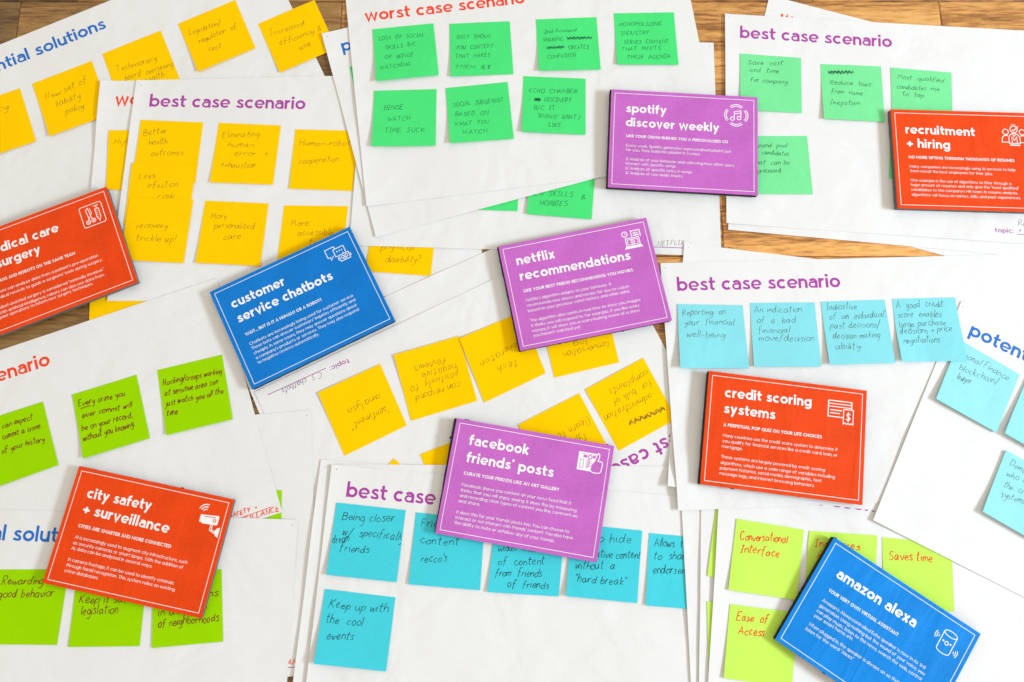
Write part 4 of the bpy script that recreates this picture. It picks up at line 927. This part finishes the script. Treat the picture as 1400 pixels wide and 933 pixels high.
# ================================================================ papers and notes, bottom of the pile first
SHEET_LABEL = {
'P': 'white sheet tilted at the upper left, headed "potential solutions" in blue, with yellow notes',
'T': 'white sheet at the top right peeking out from behind, only tips of red heading showing',
'R2': 'blank white sheet whose edge shows just below the top right best case scenario sheet',
'R': 'white sheet at the top right headed "best case scenario" in purple with light-paled green notes',
'B': 'white sheet whose red heading shows only "wo", left of the purple headed yellow note sheet',
'A': 'white sheet at the upper left headed "best case scenario" in purple with yellow notes',
'N': 'white sheet under the red headed centre sheet, a pencilled word above its lower right line',
'U': 'white sheet showing a single blue letter p, left of the red worst case scenario sheet',
'W': 'white sheet at the top centre headed "worst case scenario" in red with green notes',
'Xa': 'blank white sheet strip between the blue customer card and the purple movie card',
'Xb': 'white sheet lying upside down at the centre with yellow notes and a topic line',
'M': 'blank looking white sheet in the gap right of the red camera card, under the others',
'E': 'white sheet at the left whose red heading ends in "enario", with lime green notes',
'S2': 'white sheet at the bottom left headed "potential solutions" in blue, under the red camera card',
'G': 'white sheet of which a narrow strip shows left of the sheet with cyan notes',
'H': 'blank white sheet whose top edge runs behind the purple friends card, above the cyan notes',
'Fs': 'white sheet at the bottom centre headed "best case" in purple with cyan notes',
'K1': 'narrow strip of white sheet right of the cyan notes, leftmost of three strips',
'K2': 'strip of white sheet with lime green slivers, just left of the Conversational Interface sheet',
'K3': 'white sheet at the bottom right with lime green notes under the blue speaker card',
'C2': 'white sheet whose curled corner pokes out left of the orange red receipt card',
'C': 'white sheet at the right headed "best case scenario" in purple with light-paled cyan notes',
'Q': 'white sheet tilted at the right edge headed "potential" in blue with light-paled cyan notes'}
# raised edges in mm: (left, right, top, bottom, lower-left corner)
CURL = {'A': (1.8, .2, .3, .5, 0), 'B': (2.4, .2, .2, .2, 0), 'W': (1.0, .3, .2, .5, 0), 'U': (1.3, .2, .2, .5, .4), 'N': (.8, .2, .2, .3, 0), 'G': (1.8, .2, .3, .3, 0), 'Fs': (2.0, .2, .3, .3, 0),
'C': (1.2, .2, .2, .3, .6), 'C2': (1.2, .2, .2, .3, 3.0), 'K1': (1.2, .1, .1, .3, 0), 'K2': (1.6, .1, .1, .3, 0), 'K3': (1.3, .1, .1, .3, 0), 'Q': (1.0, .2, .2, 1.0, .6), 'Xb': (.4, 1.0, .3, .9, 0), 'Xa': (.3, .8, .2, .7, 0),
'E': (.3, .7, .6, .3, 0), 'M': (.3, .5, .5, .3, 0), 'S2': (.3, .8, .4, .3, 0), 'P': (.3, .6, .4, .5, 0), 'R': (1.0, .2, .3, .5, 0), 'H': (.3, .2, .3, .3, 0)}
DOTS = {'C': [(5, 6)], 'Fs': [(6, 5)], 'G': [(6, 8)], 'R': [(5, 5)], 'U': [(6, 6)], 'N': [(427, 5)], 'M': [(427, 6)], 'S2': [(426, 6)], 'C2': [(5, 5)], 'A': [(7, 7)], 'Q': [(4, 6)]}
seedc = [11]
def make_sheet(key):
    Q = np.array(SHEETS[key]) / 1000; seedc[0] += 7; rg = random.Random(seedc[0]); cl = CURL.get(key, (.5, .3, .3, .4, 0)); cl = (cl[0], cl[1] * .15, cl[2] * .3, cl[3] * .6, cl[4])
    ph = [rg.uniform(0, 6.28) for _ in range(8)]
    def extra(U, V, X, Y):
        dl, dr, dt, db = U * .4318, (1 - U) * .4318, V * .2794, (1 - V) * .2794; e = 0
        for d, a, t, p in ((dl, cl[0], V, ph[0]), (dr, cl[1], V, ph[1]), (dt, cl[2], U, ph[2]), (db, cl[3], U, ph[3])):
            e = e + a * np.exp(-(d / .011) ** 1.5) * (.62 + .38 * np.sin(t * 7 + p) * np.sin(t * 3.1 + p * 2)) / 1000
        e = e + cl[4] * np.exp(-(dl ** 2 + db ** 2) / .022 ** 2) / 1000
        e = e + .00022 * (1 + np.sin(U * 9 + ph[4] + 2 * V)) * (1 + np.sin(V * 6 + ph[5] - U)) * .5
        return e
    s = Surf(Q, 54, 35, 4, .00016, extra, .00011)
    o = s.mesh('paper_sheet', M['sheet']); tag(o, SHEET_LABEL[key], 'sheet of paper', 'white sheets of paper on the table')
    for n_, text, col, a, b in PRINTS:
        if n_ == key:
            st = Strokes(); print_text(st, text, a, b, 11.7, .245, track=.10); marks('printed_heading', st, s, INK[col], o)
    for n_, col, a, b, c, d in TOPICS:
        if n_ == key:
            st = Strokes(); print_text(st, 'topic:', a, b, 4.0, .2, single=False); c, d = np.array(c), np.array(d)
            st.line([c + (d - c) * t for t in np.linspace(0, 1, 16)], .75); marks('topic_line', st, s, INK[col], o)
    wr = [w for w in WRITES if w[0] == key]
    if wr:
        st = Strokes()
        for _, text, ink, xh, a, b in wr: hand_text(st, text, a, b, xh, PENW[ink], rg)
        marks('handwriting', st, s, INK[wr[0][2]], o)
    if key in DOTS:
        st = Strokes()
        for x, y in DOTS[key]:
            X_, Y_ = s.xy(x / 431.8, y / 279.4); st.disc(X_ * 1000, Y_ * 1000, .55)
        marks('corner_dot', st, s, INK['dot'], o)
    return s
NOTE_GROUP = {'yellow': 'yellow sticky notes', 'green': 'green sticky notes', 'green_pale': 'green sticky notes', 'lime': 'lime green sticky notes', 'lime_pale': 'lime green sticky notes', 'cyan': 'cyan sticky notes', 'aqua': 'aqua sticky notes', 'aqua_pale': 'aqua sticky notes'}
def make_note(rec):
    i_, sh, col, quad, ink, xh, lift, label, lines = rec
    Q = np.array(quad) / 1000; seedc[0] += 3; rg = random.Random(seedc[0]); side = rg.uniform(-.25, .25); pw = rg.uniform(1.8, 2.8); wob = rg.uniform(0, 6)
    # which end of the free edge stands higher: mostly the one turned away from the window
    left_first = Q[3][0] < Q[2][0]
    def extra(U, V, X, Y):
        t = (1 - U) if left_first else U
        e = lift * 1.35 * V ** pw * (.55 + .75 * t + side * np.sin(U * 3 + wob)) / 1000
        return e + .00008 * (1 + np.sin(U * 5 + wob))
    th = .0015 if col == 'aqua_pale' else .00010
    s = Surf(Q, 14, 14, 3, .00008, extra, th)
    o = s.mesh('sticky_note', M[col]); tag(o, label, 'sticky note', NOTE_GROUP[col])
    if lines:
        st = Strokes()
        for text, a, b in lines: hand_text(st, text, a, b, xh, PENW[ink], rg)
        marks('handwriting', st, s, INK[ink], o, .00008)
    return s
ORDER = ['P', 'T', 'R2', 'R', 'B', 'A', 'Xa', 'Xb', 'N', 'U', 'W', 'M', 'E', 'S2', 'G', 'H', 'Fs', 'K1', 'K2', 'K3', 'C2', 'C', 'Q', 'C+']
for key in ORDER:
    if key != 'C+': make_sheet(key)
    for rec in NOTES:
        if (rec[1] == key and key != 'C') or (key == 'C+' and rec[1] == 'C'): make_note(rec)
# ================================================================ cards on foam board
def circ(x, y, r, a0=0, a1=360, n=None): return arc(x, y, r, r, a0, a1, n)
def icon(kind, st, det, top, cx, cy):
    """line icons, mm, y up, about 26 mm across, centred on cx, cy"""
    def L(pts, w=.75, closed=False): st.line([(cx + p[0], cy + p[1]) for p in pts], w, closed)
    def D(x, y, r): st.disc(cx + x, cy + y, r)
    def Fp(pts): st.fill([(cx + p[0], cy + p[1]) for p in pts])
    def rot(pts, a, ox=0, oy=0):
        a = radians(a); return [(ox + p[0] * cos(a) - p[1] * sin(a), oy + p[0] * sin(a) + p[1] * cos(a)) for p in pts]
    if kind == 'sp':
        for a in (0, 90, 180, 270):
            for r in (10.6, 8.4):
                L([(p[0] + 3.6 * cos(radians(a)), p[1] + 3.6 * sin(radians(a))) for p in circ(0, 0, r, a - 46, a + 46, 10)], 1.0)
        L(circ(-4.6, -4.6, 2.3, n=14), 1.0, True); L(circ(3.4, -3.4, 2.3, n=14), 1.0, True)
        L([(-2.4, -4.6), (-2.4, 4.6), (5.6, 6.4), (5.6, -3.4)], 1.0); L([(-2.4, 1.6), (5.6, 3.4)], 1.0)
    elif kind == 'nf':
        L([(-8, -8.4), (-8, 1), (8, 1), (8, -8.4)], 1.1); L([(-6, -7), (-6, -.8), (6, -.8), (6, -7)], .8, True)
        Fp([(-9, -8.4), (9, -8.4), (11, -11.6), (-11, -11.6)]); L(circ(0, -3.9, 2.2, n=12), .8, True); D(0, -3.9, .9)
        L([(0, 2.4), (0, 9.4), (10.5, 9.4), (10.5, 1.6)], 1.1); L([(2.2, 7.2), (3.4, 5.2), (4.6, 7.2), (5.8, 5.2), (7.2, 7.2), (8.4, 5.4)], .8); L([(1.6, 3.6), (9, 3.6)], 1.3)
        L(circ(-7.6, 6.6, 3.2, n=14), 1.0, True); L([(-7.6, 8.2), (-7.6, 6.4), (-6.4, 6.0)], .8)
    elif kind == 'cu':
        L([(-1, 9.5), (-12.5, 9.5), (-12.5, -1), (-9.6, -1), (-9.6, -4.6), (-5.6, -.6)], .85); L([(-1, 9.5), (-1, 6.6)], .85)
        L([(-3.6, 6.2), (9.5, 6.2), (9.5, -2.6)], .85); L([(-3.6, 6.2), (-3.6, -3.2), (-1, -3.2)], .85)
        for x in (0, 3, 6): D(x, 2.2, .8)
        L([(0, -3.2), (12, -3.2), (12, -11), (0, -11)], .85, True); L(circ(3.8, -6.6, 1.7, n=12), .8, True); L(circ(8.2, -6.6, 1.7, n=12), .8, True)
        L([(-1.6, -5.2), (-1.6, -9)], .85); L([(13.6, -5.2), (13.6, -9)], .85); L([(6, -3.2), (6, -1)], .8); L([(3.6, -9.4), (8.4, -9.4)], .7)
    elif kind == 'md':
        a = 13.2; q = 2.4; L(arc(a - q, a - q, q, q, 0, 90, 4) + arc(-a + q, a - q, q, q, 90, 180, 4) + arc(-a + q, -a + q, q, q, 180, 270, 4) + arc(a - q, -a + q, q, q, 270, 360, 4), .8, True)
        L([(-5.2, -5), (-6.4, 8), (-3.6, 10), (-2.0, -4.6)], .8); L([(-1.4, 9), (-.8, 2), (-6.4, -5)], .7)
        L(circ(-7, -7.6, 2.4, n=12), .8, True); L(circ(-7, -7.6, 1.0, n=8), .6, True); L(circ(-.6, -7, 2.4, n=12), .8, True); L(circ(-.6, -7, 1.0, n=8), .6, True)
        L([(4.2, 5.8), (8.6, 5.8), (8.6, -5.4), (6.4, -9), (4.2, -5.4)], .8, True); L([(6.4, -9), (6.4, -11)], .6); L([(6.4, 5.8), (6.4, 9.6)], .9); L([(3.6, 9.8), (9.2, 9.8)], .9)
        for y in (3, .4, -2.2, -4.6): L([(4.4, y), (6.6, y)], .6)
    elif kind == 'rc':
        for x in (-10, 10):
            L(circ(x, 4, 3.5, n=14), .95, True); L(arc(x, -7, 5, 6.6, 180, 60 if x < 0 else 0, 8) if x < 0 else arc(x, -7, 5, 6.6, 0, 120, 8), .95)
            L([(x - 5, -7), (x - 5, -9.4), (x + 4, -9.4)] if x < 0 else [(x + 5, -7), (x + 5, -9.4), (x - 4, -9.4)], .95)
        L(circ(0, 7.4, 4.4, n=16), .95, True); L([(-2.2, 7.2), (-.4, 5.4), (5.6, 11.6)], 1.0)
        L(arc(0, -4, 6.6, 6, 180, 0, 10), .95); L([(-6.6, -4), (-6.6, -10.6), (6.6, -10.6), (6.6, -4)], .95)
        L([(-3, -10), (-3, -2), (0, -7), (3, -2), (3, -10)], .95); L([(-2, 1.6), (0, -2), (2, 1.6)], .8); L([(-6, -13), (6, -13)], 1.6)
        for a in (70, 110, 90): L([(5.6 * cos(radians(a)), 7.4 + 5.6 * sin(radians(a))), (7.2 * cos(radians(a)), 7.4 + 7.2 * sin(radians(a)))], .7)
    elif kind == 'fb':
        Fp([(-12.4, 10.6), (9.4, 10.6), (9.4, -9.6), (-12.4, -9.6)])
        def K(pts, w=.75, closed=False): det.line([(cx + p[0], cy + p[1]) for p in pts], w, closed)
        K([(-7, 6.2), (-2.6, 6.2)], 2.8); K([(3.4, 6.6), (7.4, 6.6)], 2.8); K(circ(.6, 5.8, 2.0, n=12), .9, True)
        K([(-9.6, 2.6), (-9.6, -6.8), (-6, -6.8), (-6, 2.6)], .5, True); K([(-9.2, 8.9), (8.2, 8.9)], .45)
        for k in range(4): K([(-2.6, -6.6 + k * 2.5), (1.6, -3.2 + k * 2.5)], 1.0)
        TH = [(2.6, -2.4), (6.2, 2.6), (7.6, 8.6), (9, 11.6), (10.8, 10.2), (10.8, 5.8), (9.6, 2.8), (14, 2.8), (15.2, 1), (14.4, -8), (12.8, -10), (5.6, -10.4), (2.6, -8.6)]
        for tri in ((0, 1, 6, 12), (1, 2, 3, 4), (1, 4, 5, 6), (6, 7, 8, 9), (6, 9, 10, 11), (6, 11, 12)): det.fill([(cx + TH[t][0], cy + TH[t][1]) for t in tri])
        top.line([(cx + p[0], cy + p[1]) for p in TH], 1.0, True)
        0 and L([(2.6, -2.4), (6.2, 2.6), (7.6, 8.6), (9, 11.6), (10.8, 10.2), (10.8, 5.8), (9.6, 2.8), (14, 2.8), (15.2, 1), (14.4, -8), (12.8, -10), (5.6, -10.4), (2.6, -8.6)], 1.0, True)
    elif kind == 'cr':
        L([(-13.6, 10), (12.4, 10), (12.4, 1.4)], 1.1); L([(-13.6, 10), (-13.6, -8), (3.6, -8)], 1.1)
        L([(-13.2, 6.6), (12, 6.6)], .9); L([(-13.2, 3.4), (12, 3.4)], .9)
        L([(-11.4, -.6), (1.6, -.6)], 1.1); L([(-11.4, -4), (-.4, -4)], 1.1)
        L([(3.6, 1.4), (14.4, 1.4), (14.4, -15), (12.6, -13.6), (10.8, -15), (9, -13.6), (7.2, -15), (5.4, -13.6), (3.6, -15)], 1.0, True)
        S_, _, _ = glyph('$', .22, True)
        for s_ in S_: L([(6.0 + p[0] * 7.2, -11 + p[1] * 6.4) for p in s_], 1.2)
    elif kind == 'ct':
        Fp([(-11, 5), (8.6, 7), (9.6, 6), (9.6, -2), (8.6, -3.2), (-7.8, -4), (-8.6, -2.8), (-11, -2.8)])
        det.line([(cx + p, cy + q) for p, q in ((-6.5, 3.6), (6.2, 4.6))], .8); det.line([(cx + p[0], cy + p[1]) for p in circ(5.4, 1.2, 1.5, n=10)], .8, True)
        for r in (3.4, 6.0, 8.6): L(circ(-6.0, 8.0, r, 80, 160, 7), 1.1)
        L([(4.5, -3), (4.5, -8.6), (10, -10.6)], 1.0); L([(2.6, -3), (2.6, -9.4), (9, -12)], .9)
        Fp([(13.4, -15.5), (13.4, -4.6), (10.4, -6), (8.6, -8.8), (8.6, -11.4), (10.4, -14.2)])
    elif kind == 'al':
        x, y0, y1 = 7.4, -10, 9; L(arc(0, y1, x, 3, 0, 360, 18), .85, True); L([(-x, y1), (-x, y0)] + arc(0, y0, x, 3, 180, 360, 9) + [(x, y1)], .85)
        L(circ(0, -1.5, 1.9, n=12), .85, True); D(-4.2, -.6, 1.0); D(4.2, -.6, 1.0)
        for s_ in (-1, 1):
            for r in (2, 4.2, 6.2): L([(s_ * (8.4 + p[0]), p[1] + (1.5 if s_ < 0 else -6)) for p in circ(0, 0, r, -38, 38, 6)], .8)
CARD_INFO = {
'md': ('c_red', 'red card on gray board with scissors and syringe icon, cut off by the left edge', True),
'cu': ('c_blue', 'blue card tilted upward with chat bubbles and robot face icon, left of centre', False),
'sp': ('c_purple', 'purple card with music note icon at the top centre right', False),
'nf': ('c_purple', 'purple card with laptop and film frame icon, near the middle', False),
'rc': ('c_red', 'orange red card with three people icon at the top right edge', True),
'fb': ('c_purple', 'purple card with thumbs up icon, below the middle', False),
'cr': ('c_red', 'orange red card with payment card and dollar receipt icon, right of centre', False),
'ct': ('c_red', 'red card with white security camera icon at the lower left', False),
'al': ('c_blue2', 'blue card with a can shaped speaker icon at the lower right corner', False)}
BOARD_EXT = {'fb': (3.2, 1.2), 'nf': (1.9, 1.7), 'sp': (2.0, 2.0), 'cr': (1.3, 1.6), 'al': (1.3, .8), 'rc': (.9, .9)}   # board cut wider than its printed face on the left, mm
GRAY_EDGE = {'md', 'ct', 'rc'}
def rounded_slab(w, h, r, z0, z1, rg, jit, bev):
    """outline with slightly rough knife-cut sides, returned as verts and faces; origin top-left corner, y down negative"""
    P = []
    for cx, cy, a0 in ((w - r, -r, 90), (w - r, -h + r, 0), (r, -h + r, -90), (r, -r, -180)):
        P += [(cx + r * cos(radians(a0 - t)), cy + r * sin(radians(a0 - t))) for t in (0, 45, 90)]
    out = []
    for k in range(len(P)):
        a, b = P[k], P[(k + 1) % len(P)]; L = math.dist(a, b); n = max(1, int(L / 5))
        for i in range(n): out.append((a[0] + (b[0] - a[0]) * i / n, a[1] + (b[1] - a[1]) * i / n))
    c = (w / 2, -h / 2); rings = []; n = len(out); jt = [rg.uniform(-jit, jit) for _ in out]
    for z, ins in ((z0, jit), (z0 + bev, 0), (z1 - bev, 0), (z1, bev)):
        rings.append([(x + (jt[i] - ins) * np.sign(x - c[0]) * (abs(x - c[0]) > w / 2 - 3), y + (jt[i] - ins) * np.sign(y - c[1]) * (abs(y - c[1]) > h / 2 - 3), z) for i, (x, y) in enumerate(out)])
    V = [p for r_ in rings for p in r_]; F = [tuple(range(n)), tuple(reversed(range(3 * n, 4 * n)))]
    for k in range(3):
        for i in range(n): j = (i + 1) % n; F.append((k * n + j, k * n + i, (k + 1) * n + i, (k + 1) * n + j))
    return V, F
for key, (pose_, lines, ic) in CARDS.items():
    x, y, a = pose_; mat, label, _ = CARD_INFO[key]; rg = random.Random(hash(key[0]) % 97 + ord(key[0]) * 3 + ord(key[1]))
    rg = random.Random(ord(key[0]) * 31 + ord(key[1])); ca, sa = cos(radians(a)), sin(radians(a)); w, h = 177.8, 127.0
    cn = np.array([[x + p * ca + q * sa, y + p * sa - q * ca] for p, q in ((0, 0), (w, 0), (w, h), (0, h))]) / 1000
    sl, m = quad_mask(cn, .001); zb = float((HM[sl] * m).max()) + .00005
    root = bpy.data.objects.new('topic_card', None); COL.objects.link(root); root.location = (x / 1000, y / 1000, zb); root.rotation_euler = (0, 0, radians(a))
    tag(root, label, 'card', 'printed cards on foam board')
    tc = 6.2; el, eb = BOARD_EXT.get(key, (.3, .3))
    def bx(V, dx): return [(p[0] + dx - (el + (eb - el) * (-p[1] / h)) * (1 - p[0] / w), p[1] - dx, p[2]) for p in V]
    def put(name, V, F, mt, par, smooth=False): return link_mesh(name, np.array(V) / 1000, F, mt, par, (0, 0, 0), smooth)
    if key in GRAY_EDGE:   # two boards glued together: the seam shows at the side
        V, F = rounded_slab(w - .6, h - .6, .8, 0, tc * .47, rg, .16, .15); put('board', bx(V, .3), F, M['core_gray'], root)
        V, F = rounded_slab(w - .6, h - .6, .8, tc * .53, tc, rg, .16, .15); put('board', bx(V, .3), F, M['core_gray'], root)
        V, F = rounded_slab(w - 1.6, h - 1.6, .8, tc * .44, tc * .56, rg, .16, .05); put('glue_seam', [(p[0] + .8, p[1] - .8, p[2]) for p in V], F, M['core'], root)
    else:
        V, F = rounded_slab(w - .5, h - .5, .8, 0, tc, rg, .18, .15); put('board', bx(V, .25), F, M['core'], root)
    nubs = {'fb': [(10, 0), (13, 0), (170, 0), (0, 22)], 'cr': [(0, 70), (0, 56), (36, -127)], 'nf': [(46, -127), (120, -127)], 'sp': [(112, -127), (150, -127), (162, -127)], 'al': [(2, 0), (60, -127)], 'ct': [(118, 0)], 'cu': [(150, -127)]}.get(key, [])
    for nx_, ny_ in nubs:   # ragged crumbs of board left by the knife
        if nx_ == 0: B = [(-.9 - el, -ny_ - 1.6), (-.9 - el, -ny_ + .9), (1, -ny_ + 1.6), (1, -ny_ - 1.8)]
        elif ny_ == 0: B = [(nx_ - 1.8, -1), (nx_ + 1.8, -1), (nx_ + 1.1, .9), (nx_ - 1.2, .7)]
        else: B = [(nx_ - 1.6, -h - .8), (nx_ + 1.6, -h - .7), (nx_ + 2, -h + 1), (nx_ - 2, -h + 1)]
        V = [(p[0], p[1], z) for z in (tc * .55, tc - .1) for p in B]; put('board_crumb', V, [(0, 3, 2, 1), (4, 5, 6, 7), (0, 1, 5, 4), (1, 2, 6, 5), (2, 3, 7, 6), (3, 0, 4, 7)], M['core'], root)
    V, F = rounded_slab(w, h, .5, tc + .02, tc + .34, rg, .05, .06); face = put('printed_face', V, F, M[mat], root)
    zt = tc + .34
    def lay(name, st, mt): return put(name, [(p[0], p[1], zt + .05 + l * .006) for p, l in zip(st.v, st.lv)], st.f, mt, root)
    st = Strokes(); i_ = 4.6; st.line([(i_, -i_), (w - i_, -i_), (w - i_, -h + i_), (i_, -h + i_)], .62, True); lay('border_line', st, INK['white'])
    groups = {'T': ('printed_title', 8.0, .275, False), 'S': ('printed_tagline', 2.6, .26, False), 'B': ('printed_text', 2.45, .155, True)}
    for kind in 'TSB':
        nm, xh, wt, sg = groups[kind]; st = Strokes()
        for k_, text, A_, B_ in lines:
            if k_ == kind: print_text(st, text, (A_[0], -A_[1]), (B_[0], -B_[1]), xh, wt, single=sg, track=.10 if kind == 'T' else .12)
        lay(nm, st, INK['white'])
    st = Strokes(); det = Strokes(); top_ = Strokes(); icon(key, st, det, top_, ic[0], -ic[1])
    if key == 'ct':   # the camera print is cut by the border line
        keep = [f for f in st.f if max(st.v[i][0] for i in f) < w - 4.4]; st.f = keep
    lay('printed_icon', st, INK['white'])
    for sx_, mt_, dz in ((det, M[mat], .07), (top_, INK['white'], .14)):
        if sx_.f: put('icon_detail', [(p[0], p[1], zt + .05 + dz + l * .006) for p, l in zip(sx_.v, sx_.lv)], sx_.f, mt_, root)
